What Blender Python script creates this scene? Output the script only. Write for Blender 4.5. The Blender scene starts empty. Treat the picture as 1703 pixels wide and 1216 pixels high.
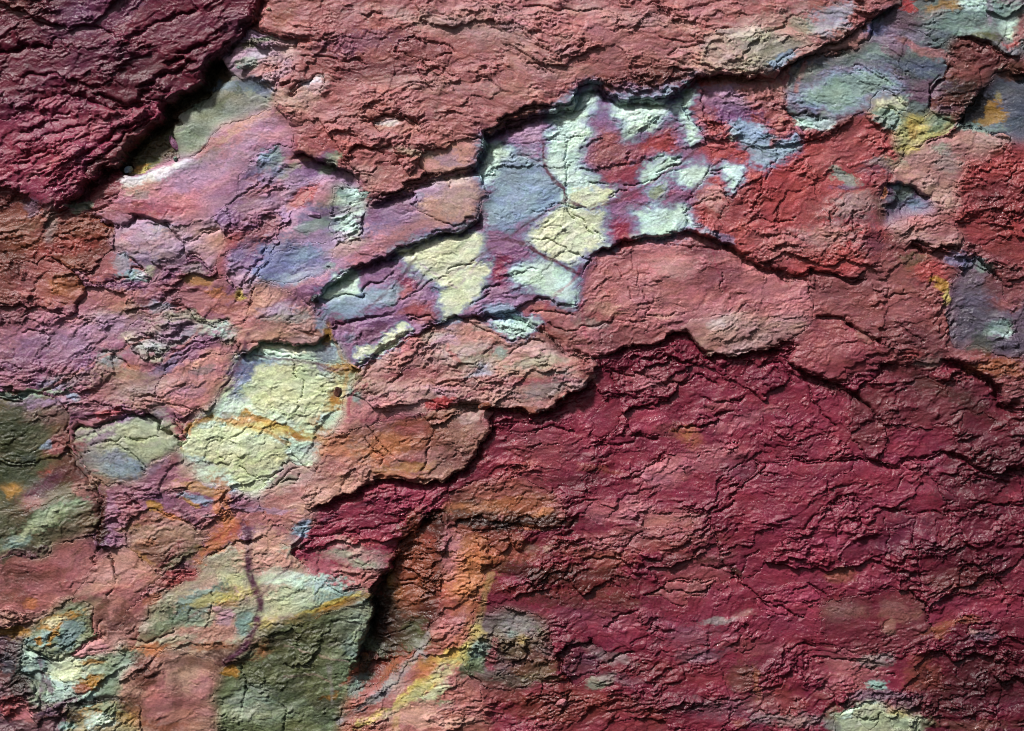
import bpy, math
import numpy as np
from math import radians

# ------------------------------------------------------------------ camera, light
sc = bpy.context.scene
MM = 0.001                       # one unit of the wall grid is one millimetre of rock
CX, CY = 851.5, 608.0
cam_d = bpy.data.cameras.new('camera'); cam = bpy.data.objects.new('camera', cam_d)
sc.collection.objects.link(cam); sc.camera = cam
CAM_DIST = 3.0
cam.location = (0, -CAM_DIST, 0); cam.rotation_euler = (radians(90), 0, 0)
cam_d.sensor_fit = 'HORIZONTAL'; cam_d.sensor_width = 36
cam_d.lens = 36 * (CAM_DIST - 0.02) / 1.703
cam_d.clip_end = 200

SUN_FROM = (-0.50, -0.63, 0.88)   # up, a little left, in front of the wall
_n = math.sqrt(sum(c * c for c in SUN_FROM)); sd = [c / _n for c in SUN_FROM]
world = bpy.data.worlds.new('World'); sc.world = world; world.use_nodes = True
wn = world.node_tree; wn.nodes.clear()
sky = wn.nodes.new('ShaderNodeTexSky'); sky.sky_type = 'NISHITA'; sky.sun_disc = False
sky.sun_elevation = math.asin(sd[2]); sky.sun_rotation = math.atan2(sd[0], sd[1])
sky.air_density = 1.0; sky.dust_density = 4.0; sky.ozone_density = 1.0
bg = wn.nodes.new('ShaderNodeBackground'); bg.inputs['Strength'].default_value = 0.055
wo = wn.nodes.new('ShaderNodeOutputWorld')
wn.links.new(sky.outputs[0], bg.inputs[0]); wn.links.new(bg.outputs[0], wo.inputs[0])
sl = bpy.data.lights.new('sun', 'SUN'); sun = bpy.data.objects.new('sun', sl)
sc.collection.objects.link(sun)
sl.energy = 4.7; sl.angle = radians(6); sl.color = (1.0, 0.98, 0.955)
from mathutils import Vector
sun.rotation_euler = Vector(sd).to_track_quat('Z', 'Y').to_euler()
vs = sc.view_settings
vs.view_transform = 'Standard'; vs.look = 'None'; vs.gamma = 1; vs.use_curve_mapping = False
vs.exposure = 0.0
sc.cycles.max_bounces = 5; sc.cycles.diffuse_bounces = 3
sc.cycles.filter_width = 0.9
sc.cycles.pixel_filter_type = 'BLACKMAN_HARRIS'

# ------------------------------------------------------------------ noise
F = np.float32
rng = np.random.RandomState(7)
_perm = rng.permutation(512).astype(np.int32); _perm = np.concatenate([_perm, _perm])
_ga = rng.rand(512).astype(F) * 2 * math.pi
_GX, _GY = np.cos(_ga), np.sin(_ga)
def hsh(ix, iy, s=0):
    return _perm[(_perm[(ix + s * 17) & 511] + iy) & 511]
def perlin(x, y, s=0):
    xf = np.floor(x); yf = np.floor(y)
    ix = xf.astype(np.int32); iy = yf.astype(np.int32)
    fx = (x - xf).astype(F); fy = (y - yf).astype(F)
    u = fx * fx * fx * (fx * (fx * 6 - 15) + 10); v = fy * fy * fy * (fy * (fy * 6 - 15) + 10)
    def g(dx, dy):
        h = hsh(ix + dx, iy + dy, s)
        return _GX[h] * (fx - dx) + _GY[h] * (fy - dy)
    a = g(0, 0); b = g(1, 0); c = g(0, 1); d = g(1, 1)
    ab = a + u * (b - a); cd = c + u * (d - c)
    return (ab + v * (cd - ab)) * F(1.5)
def fbm(x, y, o=4, s=0, g=0.5):
    r = np.zeros_like(x); a = 1.0; f = 1.0; t = 0
    for k in range(o):
        r += F(a) * perlin(x * F(f), y * F(f), s + k * 3); t += a; a *= g; f *= 2.03
    return r / F(t)
def sst(a, b, x):
    t = np.clip((x - a) / (b - a), 0, 1); return t * t * (3 - 2 * t)
def rnd(i, s=0):
    i = np.asarray(i).astype(np.int64)
    return ((((i + 1) * 7919 + s * 104729) * 2654435761 % 4294967296) / 4294967296.0).astype(F)
def voronoi(x, y, s=0):
    """nearest cell id, offset from its seed, and distance to the border, on unit cells"""
    xf = np.floor(x); yf = np.floor(y); ix = xf.astype(np.int32); iy = yf.astype(np.int32)
    d1 = np.full(x.shape, 9, F); d2 = np.full(x.shape, 9, F)
    cid = np.zeros(x.shape, np.int32); ox = np.zeros(x.shape, F); oy = np.zeros(x.shape, F)
    for dx in (-1, 0, 1):
        for dy in (-1, 0, 1):
            cx = ix + dx; cy = iy + dy
            h = hsh(cx, cy, s)
            px = cx + 0.12 + 0.76 * rnd(h, 1); py = cy + 0.12 + 0.76 * rnd(h, 2)
            ex = (x - px).astype(F); ey = (y - py).astype(F); d = np.sqrt(ex * ex + ey * ey)
            near = d < d1
            d2 = np.where(near, d1, np.minimum(d2, d))
            d1 = np.where(near, d, d1)
            ck = (cx + 600) * 4096 + (cy + 600)
            cid = np.where(near, ck, cid); ox = np.where(near, ex, ox); oy = np.where(near, ey, oy)
    return cid, ox, oy, d2 - d1

# ------------------------------------------------------------------ the grid of the wall
STEP = 1.32
def axis(a, b, lo, hi):
    core = np.arange(a, b + STEP, STEP); out = []; s = STEP; p = core[-1]
    while p < hi: s = min(s * 1.12, 12); p += s; out.append(p)
    pre = []; s = STEP; p = a
    while p > lo: s = min(s * 1.12, 12); p -= s; pre.append(p)
    return np.array(pre[::-1] + list(core) + out, F)
ax = axis(-12, 1715, -380, 2080); ay = axis(-12, 1228, -300, 1510)
NX, NY = len(ax), len(ay)
X, Y = np.meshgrid(ax, ay)
wx = 7 * fbm(X / 75, Y / 75, 2, 1) + 5.0 * fbm(X / 26, Y / 26, 2, 2) + 2.4 * fbm(X / 9, Y / 9, 3, 3)
wy = 7 * fbm(X / 75, Y / 75, 2, 11) + 5.0 * fbm(X / 26, Y / 26, 2, 12) + 2.4 * fbm(X / 9, Y / 9, 3, 13)
_c1 = voronoi(X / 30 + wx / 30, Y / 22 + wy / 22, 14)[0]; _c2 = voronoi(X / 11 + wx / 11, Y / 9 + wy / 9, 15)[0]
XW = X + wx + 6 * (rnd(_c1, 1) - .5) + 3.4 * (rnd(_c2, 1) - .5)      # jagged, chipped coordinates: broken edges
YW = Y + wy + 7 * (rnd(_c1, 2) - .5) + 4.0 * (rnd(_c2, 2) - .5)
XC = X + wx * 1.0 + 6 * fbm(X / 30, Y / 12, 3, 21); YC = Y + wy * 1.0 + 6 * fbm(X / 30, Y / 12, 3, 22)

def P(s):
    """'x,y x,y ...' to points; points on the frame run on beyond it"""
    out = []
    for q in s.split():
        x, y = map(float, q.split(','))
        if x <= 0: x = -440
        if x >= 1703: x = 2140
        if y <= 0: y = -350
        if y >= 1216: y = 1560
        out.append((x, y))
    return out
def win(x0, y0, x1, y1, pad):
    return (slice(max(0, np.searchsorted(ay, y0 - pad)), min(NY, np.searchsorted(ay, y1 + pad) + 1)),
            slice(max(0, np.searchsorted(ax, x0 - pad)), min(NX, np.searchsorted(ax, x1 + pad) + 1)))
def bbox(pts, pad):
    xs = [p[0] for p in pts]; ys = [p[1] for p in pts]
    return win(min(xs), min(ys), max(xs), max(ys), pad)
def inside(pts, xx, yy):
    r = np.zeros(xx.shape, bool); n = len(pts)
    for i in range(n):
        x0, y0 = pts[i]; x1, y1 = pts[(i + 1) % n]
        if y0 == y1: continue
        c = (y0 > yy) != (y1 > yy)
        r ^= c & (xx < (x1 - x0) * (yy - y0) / (y1 - y0) + x0)
    return r
def linedist(pts, xx, yy, closed=False):
    """distance, side (+1 = left of travel = above a line traced left to right), 0..1 along"""
    n = len(pts) - (0 if closed else 1)
    best = np.full(xx.shape, 1e9, F); side = np.zeros(xx.shape, F); tt = np.zeros(xx.shape, F); bcr = np.zeros(xx.shape, F)
    L = [math.hypot(pts[(i + 1) % len(pts)][0] - pts[i][0], pts[(i + 1) % len(pts)][1] - pts[i][1]) + 1e-6 for i in range(n)]
    tot = sum(L); acc = 0
    for i in range(n):
        x0, y0 = pts[i]; x1, y1 = pts[(i + 1) % len(pts)]
        dx, dy = (x1 - x0) / L[i], (y1 - y0) / L[i]
        a = (xx - x0) * dx + (yy - y0) * dy; ac = np.clip(a, 0, L[i])
        ex = xx - x0 - ac * dx; ey = yy - y0 - ac * dy
        d = ex * ex + ey * ey
        cr = (xx - x0) * dy - (yy - y0) * dx
        tie = (np.abs(d - best) <= 1e-3 * (1 + best)) & (np.abs(cr) > np.abs(bcr))     # at a shared corner the flatter view decides
        m = (d < best - 1e-3 * (1 + best)) | tie
        best = np.where(m, d, best); bcr = np.where(m, cr, bcr)
        side = np.where(m, np.sign(cr), side)
        tt = np.where(m, (acc + ac) / tot, tt); acc += L[i]
    return np.sqrt(best), side, tt
def lin(c):
    return [(v / 255 / 12.92 if v / 255 <= .04045 else ((v / 255 + .055) / 1.055) ** 2.4) for v in c]

def blur(a, r, n=3):
    """box blur on the grid, r cells each way"""
    for _ in range(n):
        for axis in (0, 1):
            p = np.concatenate([np.repeat(np.take(a, [0], axis), r + 1, axis), a, np.repeat(np.take(a, [-1], axis), r, axis)], axis)
            c = np.cumsum(p, axis, dtype=np.float64)
            k = 2 * r + 1; L = a.shape[axis]
            a = ((np.take(c, range(k, k + L), axis) - np.take(c, range(0, L), axis)) / k).astype(F)
    return a

# ------------------------------------------------------------------ stone colours (as the stone itself looks in even daylight)
K = dict(brick=(156,90,92), brickdk=(112,60,64), plumgrey=(112,84,102), duskgrey=(104,102,116), rosewine=(140,62,90), mauve=(152,102,138), ice=(196,216,226), peri=(116,118,168), sage=(170,176,146), plumd=(98,48,72), deepslate=(76,84,98), dochre=(146,110,54), tealdk=(112,134,130), salmon=(178,116,114), peach=(212,162,146), pinkgrey=(190,156,150), rose=(202,130,138),
  wine=(112,36,54), wineP=(142,54,74), maroon=(84,32,44), red=(176,74,76), crimson=(154,58,82), mint=(216,244,232), cream=(236,242,208),
  lime=(212,220,178), greygreen=(150,164,140), green=(118,136,104), slate=(106,114,150), purple=(126,84,126), lilac=(182,148,180), plum=(100,58,76),
  bluegrey=(150,172,194), steel=(102,132,158), ochre=(178,130,60), orange=(194,122,80), rust=(148,86,62), yellow=(216,196,108),
  olive=(98,100,66), brown=(110,70,60), brownred=(120,56,46), umber=(66,36,30), dark=(52,44,40), black=(36,33,34), sand=(180,142,124), teal=(140,166,158),
  white=(232,228,230), grey=(150,142,140), darkgreen=(70,76,56))

# strike (degrees, 0 = level ribs, + = ribs rising to the right), rib spacing, relief, cell size, stretch, coarse roughness
PRE = dict(
  ribbed=(32, 40, 4.8, 90, 2.6, 0.8), flaky=(6, 30, 3.1, 60, 1.7, 0.9), scaly=(24, 32, 3.7, 70, 1.8, 0.75), smooth=(28, 30, 1.5, 80, 2.2, 0.6),
  slick=(20, 40, 0.9, 110, 2.5, 0.42), mid=(24, 28, 2.8, 50, 1.9, 0.8), rubble=(20, 22, 4.2, 34, 1.5, 1.2), grain=(24, 20, 2.0, 60, 1.5, 1.7),
  brushed=(-12, 24, 1.5, 90, 3.2, 0.7), wavy=(36, 16, 3.0, 44, 3.0, 0.7), soft=(24, 30, 2.0, 70, 2.2, 0.7))
SL = []
def S(name, label, level, tilt, pre, ca, cb, pts, cat='rock', parent=None, edge=(1.5, 5), group=None):
    SL.append(dict(name=name, label=label, level=level, tilt=tilt, pre=PRE[pre], a=lin(K[ca]), b=lin(K[cb]), pts=P(pts) if pts else None,
                   cat=cat, parent=parent, edge=edge, kids=0, group=group))
    return len(SL) - 1

V = S('layered_rock', 'wine red scaly rock field below and right of the long middle ledge', -8, (0, .6), 'scaly', 'wineP', 'wine', '')
S('layered_rock', 'brown and salmon broken rock between the pale peach slabs at the lower left', 2, (0, .5), 'mid', 'sand', 'brick',
  '0,640 300,700 520,800 560,860 600,980 620,1060 600,1130 560,1216 0,1216', edge=(1, 1))
S('layered_rock', 'mottled pink and grey rock between the lilac dome and the green lens', 3, (0, .4), 'mid', 'salmon', 'purple',
  '0,330 60,330 150,352 260,370 420,250 520,310 500,400 430,470 545,540 560,620 545,700 520,760 515,850 480,920 330,950 200,980 100,960 0,980', edge=(1.2, 2))
S('layered_rock', 'pale purple grey slab running down the left side of the upper red slab', 9, (0, .6), 'mid', 'lilac', 'purple',
  '440,200 490,215 520,262 590,290 607,340 600,400 545,400 500,440 470,385 430,440 405,500 385,470 372,440 365,380 390,330 395,290 420,262', edge=(1.4, 4))
S('layered_rock', 'small dome of lilac stone under a dark arched crack on the left', 8, (0, 1), 'smooth', 'lilac', 'pinkgrey',
  '186,385 200,370 224,360 255,362 283,373 300,395 304,418 290,440 265,452 252,460 232,446 205,425 190,410', edge=(1.8, 6))
S('layered_rock', 'tan angular stone right of the lilac dome', 9, (0, 1), 'smooth', 'peach', 'lilac',
  '303,398 322,392 340,380 366,377 368,400 362,428 350,448 330,428 308,420', edge=(1.6, 5))
S('layered_rock', 'red angular stone next to the tan one at the left', 10, (.5, 1), 'smooth', 'brick', 'red',
  '370,380 410,380 408,402 398,416 378,424 372,450 352,458 362,436 370,410', edge=(1.6, 5))
S('layered_rock', 'orange stained dark red stones at the left edge below the overhang', 6, (0, 1), 'mid', 'brickdk', 'rust',
  '0,300 30,330 84,356 140,356 180,372 186,392 178,420 140,450 100,440 60,430 0,440', edge=(1.8, 6))
S('layered_rock', 'rusty brown stone bounded by a hooked crack at the far left', 9, (0, 1), 'flaky', 'brick', 'rust',
  '0,470 40,440 80,422 110,444 128,462 138,482 132,502 110,522 60,505 0,520', edge=(1.6, 6))
S('layered_rock', 'rose red stone with a pale blue patch under the lilac dome', 7, (0, 1), 'smooth', 'brick', 'rose',
  '140,456 178,424 205,428 236,448 226,456 190,468 160,474 142,472', edge=(1.4, 6))
S('layered_rock', 'grey green pocket with a jagged black crack left of the mint slab', 1, (0, .5), 'rubble', 'greygreen', 'slate',
  '212,545 235,528 262,520 280,505 310,520 350,535 380,536 396,550 385,568 350,566 320,556 290,575 262,590 230,592 210,580', edge=(1.6, 4))
S('layered_rock', 'pink slab with grey centre in the left middle above the vein', 8, (-.4, .8), 'smooth', 'salmon', 'peach',
  '316,600 350,588 390,585 400,592 380,625 350,660 322,682 296,690 268,672 250,650 262,620 290,605', edge=(1.2, 3))
S('layered_rock', 'spotted dark grey and green slab at the left edge below the pale green seam', 2, (.6, -.4), 'smooth', 'olive', 'brown',
  '0,662 40,656 90,662 112,690 112,722 104,738 128,770 150,800 164,830 140,840 60,860 0,900', edge=(1.6, 5))
S('layered_rock', 'green streaked oval boulder at the left edge', 9, (.5, -1.2), 'grain', 'brown', 'green',
  '0,880 40,850 90,825 150,808 166,830 166,862 155,885 110,900 50,925 0,945', edge=(1.8, 7))
S('layered_rock', 'smooth salmon red slab at the left edge above the crumbled stones', 4, (.3, .5), 'slick', 'brick', 'salmon',
  '0,948 50,928 110,903 150,893 158,915 150,950 135,975 120,988 90,1000 60,1020 0,1000', edge=(1.2, 4))
S('layered_rock', 'olive cream lens shaped slab with a thin crack across it at the left', 6, (.4, 1), 'slick', 'sage', 'grey',
  '118,738 131,713 165,712 190,698 217,690 245,693 273,716 297,738 276,758 250,776 235,790 200,800 170,806 145,790 130,762', edge=(2.2, 9))
S('layered_rock', 'rough brown sandstone block left of the orange stains', 8, (.4, .8), 'grain', 'sand', 'brown',
  '202,880 240,848 285,855 330,880 345,890 325,918 300,936 268,955 240,938 215,918 204,900', edge=(1.4, 4))
S('layered_rock', 'pale peach slab crossed by a forked brown vein at the lower left', 7, (.3, .8), 'slick', 'peach', 'salmon',
  '158,940 200,905 230,930 262,958 240,985 205,1010 190,1060 150,1080 150,1010 120,990 140,965', edge=(1.2, 3))
S('layered_rock', 'crumbled salmon stones at the left edge above the green rock', 4, (0, 1), 'rubble', 'brick', 'sand',
  '0,1000 60,1022 100,1000 122,992 90,1020 60,1045 40,1048 0,1045', edge=(1.6, 5))
S('layered_rock', 'grey green and ochre slab with brushed grain at the lower left', 2, (.5, .5), 'wavy', 'greygreen', 'olive',
  '42,1046 80,1025 125,992 150,1010 152,1060 130,1080 105,1100 78,1100 50,1082 36,1070', edge=(1.6, 6))
S('layered_rock', 'pale green cracked slab with ochre spots at the bottom left', 3, (.3, .5), 'mid', 'mint', 'greygreen',
  '38,1070 50,1085 80,1103 110,1100 150,1085 200,1070 220,1100 195,1130 180,1165 110,1175 70,1190 40,1180 60,1150 30,1110', edge=(1.6, 5))
S('layered_rock', 'dark mauve and rust rock in the bottom left corner', -4, (0, .6), 'rubble', 'plumgrey', 'brown',
  '0,1048 40,1046 36,1070 22,1110 50,1150 62,1180 100,1168 118,1160 95,1190 60,1216 0,1216', edge=(2, 7))
S('layered_rock', 'narrow pink tongue of rock lying over the green slab at the lower left', 12, (0, 1), 'slick', 'peach', 'rose',
  '108,1092 135,1075 160,1058 200,1050 212,1066 190,1080 150,1090 120,1100', edge=(1.8, 8))
S('layered_rock', 'green and ochre block at the bottom edge beside the dark grey vein', 1, (0, .6), 'wavy', 'greygreen', 'ochre',
  '118,1185 150,1172 200,1168 240,1180 235,1216 90,1216', edge=(2.4, 10))
S('layered_rock', 'salmon block with a vertical crack at the bottom left', 4, (.2, .8), 'smooth', 'sand', 'brick',
  '235,1120 260,1095 300,1080 345,1090 352,1140 345,1216 228,1216 230,1170', edge=(1.4, 4))
S('layered_rock', 'peach and mint banded slab cut by a purple vein left of the striped grey slab', 5, (.1, .6), 'smooth', 'peach', 'greygreen',
  '225,1080 240,1010 300,965 345,930 375,905 430,890 500,930 560,985 618,1000 560,1018 500,1040 430,1075 350,1100 290,1085', edge=(1, 2))
S('layered_rock', 'dark grey green slab with diagonal scratches at the bottom', -5, (.6, .4), 'grain', 'olive', 'green',
  '425,1085 445,1062 480,1045 560,1015 622,1000 618,1030 600,1075 590,1115 560,1150 540,1180 520,1216 345,1216 356,1185 352,1160 378,1140 384,1118 410,1108', edge=(1.8, 6))
S('layered_rock', 'yellow and peach rock strip curving down to the bottom edge', -2, (-.3, .3), 'mid', 'salmon', 'rust',
  '735,900 790,890 800,960 780,1040 800,1080 760,1130 800,1150 850,1216 540,1216 590,1170 640,1130 690,1090 715,1050 725,980', edge=(1, 2))
S('layered_rock', 'deep red notched block with level cracks above the black hollow', -30, (12, 0), 'rubble', 'brownred', 'umber',
  '640,950 655,915 690,880 715,850 738,856 742,900 732,960 728,1020 710,1060 680,1100 640,1125 600,1140 588,1110 604,1060 622,1005', edge=(2, 7))
S('layered_rock', 'yellow mint slab with rusty stains in the left centre', -3, (.2, .8), 'smooth', 'lime', 'mint',
  '388,590 418,580 480,590 550,600 575,610 580,650 560,690 545,720 520,745 500,775 470,790 445,822 415,826 380,812 340,800 305,775 297,742 318,705 345,672 375,632', edge=(1.6, 6))
S('layered_rock', 'pink grey slab wedged under the yellow mint slab', 5, (.3, .8), 'smooth', 'pinkgrey', 'salmon',
  '436,806 448,790 480,770 510,778 530,800 520,840 515,868 480,880 440,860 425,835', edge=(1.6, 6))
S('layered_rock', 'mint sliver under the dark ledge of the grey pink dome', -2, (0, .6), 'slick', 'mint', 'greygreen',
  '418,580 460,572 500,578 530,562 548,556 572,602 540,604 480,598 440,592', edge=(1.4, 4))
S('layered_rock', 'rounded grey pink slab overhanging the mint sliver', 12, (-.2, 1.2), 'smooth', 'salmon', 'pinkgrey',
  '410,505 423,472 448,474 479,486 513,509 530,528 546,549 526,562 498,577 455,569 430,574 415,580 400,592 395,570 402,540', edge=(1.6, 5))
S('layered_rock', 'orange red slab with a brown stepped corner standing over the wine red field', 9, (.4, .8), 'mid', 'brick', 'sand',
  '515,850 500,830 520,780 545,730 575,700 600,700 650,680 720,672 790,674 824,683 812,712 795,738 790,762 765,778 731,797 696,804 641,800 613,806 580,824 545,840 525,852', edge=(1.8, 7))
S('layered_rock', 'long pink and grey tongue shaped slab pointing right above the wine red field', 12, (.1, 1.4), 'mid', 'salmon', 'pinkgrey',
  '580,660 600,625 622,598 642,572 690,548 730,532 770,528 830,528 872,530 900,545 925,568 955,585 985,595 988,624 971,645 943,666 909,680 885,683 840,678 800,672 740,676 700,684 650,694 600,712 560,720', edge=(1.8, 7))
S('layered_rock', 'smooth salmon slab below the arched middle ledge', 5, (.2, 1), 'smooth', 'rose', 'brick',
  '980,430 1000,416 1045,403 1100,388 1150,380 1190,395 1240,420 1290,448 1318,462 1350,470 1352,520 1330,560 1290,578 1254,583 1213,590 1178,590 1161,576 1147,554 1127,552 1089,569 1064,569 1033,580 995,593 971,592 940,572 915,556 897,538 872,526 840,522 760,530 850,516 909,500 926,508 957,505 964,470', edge=(1.8, 7))
S('layered_rock', 'brown grey rounded bump at the right end of the salmon slab', 10, (.4, 1.2), 'smooth', 'brick', 'pinkgrey',
  '1130,548 1160,530 1190,520 1225,522 1290,530 1345,520 1330,562 1290,578 1254,584 1213,592 1178,590 1161,576 1147,552', edge=(1, 2))
S('layered_rock', 'central band of mint and purple patched rock between the two ledges', 14, (.1, .8), 'smooth', 'mauve', 'lilac',
  '520,508 540,485 600,440 700,395 800,380 800,220 880,180 960,140 1140,140 1144,162 1140,185 1151,200 1171,222 1175,238 1185,255 1178,290 1151,321 1140,345 1144,376 1100,388 1045,403 1000,416 980,430 964,470 957,505 926,508 909,500 850,516 800,522 750,530 700,552 650,580 605,602 575,595 548,545', edge=(1.4, 4))
S('layered_rock', 'bright red slab right of the patched band', 14, (-.1, .7), 'mid', 'red', 'brick',
  '1140,135 1250,110 1310,120 1302,172 1318,198 1340,214 1370,225 1395,200 1440,205 1490,222 1520,235 1490,270 1474,304 1460,331 1446,363 1467,397 1500,400 1520,440 1490,462 1450,461 1415,462 1391,447 1350,447 1318,464 1290,448 1240,420 1190,395 1150,378 1144,376 1140,345 1151,321 1178,290 1185,255 1175,238 1171,222 1151,200 1140,185', edge=(1.2, 3))
S('layered_rock', 'brownish red rock with small ochre stains at the right under the dark shelf', 7, (-.2, .5), 'mid', 'brick', 'brickdk',
  '1350,450 1420,462 1470,440 1467,397 1530,405 1620,412 1660,440 1703,470 1703,704 1685,676 1660,642 1633,624 1598,604 1560,597 1500,610 1470,600 1446,552 1391,524 1352,528 1350,480', edge=(1.6, 5))
S('layered_rock', 'purple grey slab with tiny pale specks at the right edge of the red rock', 4, (-.2, .4), 'mid', 'plumgrey', 'duskgrey',
  '1581,469 1598,445 1616,425 1640,432 1664,466 1680,500 1703,530 1703,590 1660,590 1629,573 1585,580 1575,520', edge=(1.2, 3))
S('layered_rock', 'pinkish lens shaped boulder between two dark cracks right of centre', 7, (.2, 1.4), 'smooth', 'wineP', 'brick',
  '1308,597 1330,560 1356,528 1391,524 1446,552 1490,580 1474,598 1455,612 1419,628 1388,633 1346,622', edge=(2, 7))
S('layered_rock', 'lower maroon ledge of thin folded layers at the right edge', -2, (.1, 1.6), 'ribbed', 'wine', 'brickdk',
  '1430,655 1470,610 1560,597 1598,604 1633,624 1660,642 1685,676 1703,704 1703,766 1650,783 1598,756 1574,749 1495,773 1460,763 1420,735 1415,690', edge=(1.8, 6))
S('layered_rock', 'smooth dark wine slab in the lower right between curved ledges', -5, (.2, 1.0), 'soft', 'wine', 'wineP',
  '1180,860 1200,830 1245,800 1265,765 1330,765 1400,762 1433,759 1460,763 1495,773 1560,800 1600,830 1540,860 1490,880 1440,870 1425,826 1370,840 1330,885 1300,900 1260,960 1225,960 1200,920', edge=(1.4, 4))
S('layered_rock', 'wine red flaky slab under the black ledge left of the deep red block', -6, (.3, 1), 'mid', 'crimson', 'wineP',
  '500,895 520,870 535,842 560,828 600,812 650,806 700,808 740,800 745,850 715,850 690,880 660,905 645,960 560,985 520,960 485,930', edge=(1.6, 5))
S('layered_rock', 'orange and brown stained patch of red rock right of the deep red block', -7, (.2, .6), 'mid', 'rust', 'brick',
  '745,820 800,800 870,795 930,830 940,870 900,880 840,875 800,890 750,880', edge=(1.2, 3))
S('layered_rock', 'dark ridged olive grey rock at the bottom right of the yellow strip', -7, (.2, .5), 'rubble', 'plumgrey', 'olive',
  '800,1020 850,1010 910,1030 920,1080 905,1120 860,1150 815,1145 790,1110 775,1070', edge=(1.2, 3))
S('layered_rock', 'rusty brown flaky slab at the bottom edge right of the yellow strip', -9, (.1, .6), 'scaly', 'brownred', 'wineP',
  '800,1150 860,1155 910,1130 950,1120 1000,1150 1100,1180 1180,1216 850,1216', edge=(1.2, 3))
S('layered_rock', 'small dark plum wedge framed by black cracks near the bottom', -12, (.3, 1), 'mid', 'wine', 'plum',
  '922,1092 950,1082 985,1070 1010,1085 1000,1110 975,1135 950,1150 935,1130', edge=(2, 8))
S('layered_rock', 'muted brown red slab with faint ochre haze at the lower right', -7, (0, .6), 'soft', 'brickdk', 'wine',
  '1370,1010 1400,1000 1470,985 1520,985 1540,1000 1553,1050 1540,1085 1480,1095 1400,1080 1360,1050', edge=(1.4, 5))
S('layered_rock', 'pale yellow mint knob rock at the bottom edge on the right', 4, (0, 1), 'rubble', 'sage', 'greygreen',
  '1385,1216 1395,1185 1420,1172 1445,1165 1470,1172 1500,1185 1530,1200 1560,1216', edge=(1.8, 5))
S('layered_rock', 'dark red crumbly slab at the lower right corner below the dim band', -8, (-.3, .4), 'rubble', 'maroon', 'wine',
  '1555,1090 1600,1080 1703,1105 1703,1216 1565,1216 1530,1195 1500,1175 1530,1120', edge=(1.4, 4))
S('layered_rock', 'dark red slab with a curved pale rim at the right edge near the bottom', -6, (-.3, .5), 'mid', 'maroon', 'wine',
  '1560,1060 1590,1040 1620,1030 1703,1020 1703,1105 1600,1082 1560,1078', edge=(1.4, 5))
# right side upper
S('layered_rock', 'dark red fine grained rock field at the right edge', 10, (-.7, .4), 'scaly', 'brickdk', 'red',
  '1703,218 1650,245 1610,275 1595,310 1585,350 1590,375 1610,395 1645,402 1668,440 1703,475', edge=(1, 2))
S('layered_rock', 'pinkish grey ridge curling round the blue hollow on the right', 17, (-.2, .8), 'mid', 'pinkgrey', 'brick',
  '1500,262 1520,238 1560,225 1604,210 1640,216 1690,224 1660,242 1612,275 1595,310 1585,345 1590,375 1608,396 1600,413 1560,412 1530,402 1500,400 1480,365 1510,366 1545,358 1548,326 1515,308 1478,300 1490,280', edge=(1.4, 4))
S('layered_rock', 'small dark blue and purple hollow under the pinkish ridge on the right', 3, (0, -.5), 'mid', 'slate', 'plum',
  '1470,322 1480,302 1495,298 1515,308 1548,326 1550,356 1508,366 1476,362', edge=(1.8, 8))
S('layered_rock', 'teal green scratched slab at the upper right', 18, (.1, .8), 'brushed', 'tealdk', 'duskgrey',
  '1302,172 1308,150 1325,125 1336,104 1367,91 1426,83 1457,38 1490,10 1560,40 1590,60 1580,90 1567,117 1551,140 1550,180 1530,197 1500,190 1482,176 1470,150 1450,148 1432,170 1408,186 1390,200 1380,212 1340,206 1320,192', edge=(2, 7))
S('layered_rock', 'blue grey and mauve rock in the upper right corner', 24, (-.2, .9), 'mid', 'tealdk', 'plumgrey',
  '1480,0 1703,0 1703,95 1690,92 1650,78 1612,62 1590,60 1570,75 1555,60 1520,45 1495,25', edge=(1.6, 5))
S('layered_rock', 'jagged red block with a brown lower half at the upper right', 15, (-.4, .9), 'mid', 'brickdk', 'brown',
  '1578,64 1616,60 1667,82 1683,100 1660,120 1636,140 1618,175 1605,205 1595,207 1574,195 1552,182 1551,155 1567,128 1580,100', edge=(2, 8))
S('layered_rock', 'slate blue hollow holding a black and ochre egg shaped stain at the right', 2, (-.3, .5), 'slick', 'deepslate', 'duskgrey',
  '1600,212 1612,185 1638,140 1660,120 1680,122 1703,145 1703,226 1690,226 1660,222 1640,214', edge=(1.6, 6))
S('layered_rock', 'tan brown rim of rock at the right edge below the green corner', 20, (-.4, .6), 'smooth', 'brown', 'brick',
  '1703,92 1690,92 1672,96 1690,115 1703,140', edge=(2, 8))
S('layered_rock', 'yellow and green stained seam between red and teal rock at the upper right', 10, (.1, .8), 'grain', 'greygreen', 'yellow',
  '1480,176 1500,190 1530,197 1550,182 1595,207 1560,225 1520,240 1500,262 1488,230 1484,200', edge=(1.2, 3))
S('layered_rock', 'small pale green arched flake in the teal slab at the upper right', 19, (0, 1), 'slick', 'cream', 'greygreen',
  '1452,172 1462,155 1476,150 1492,152 1504,166 1506,184 1490,180 1474,174 1462,180', edge=(1.6, 6), cat='stone flake')
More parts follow.
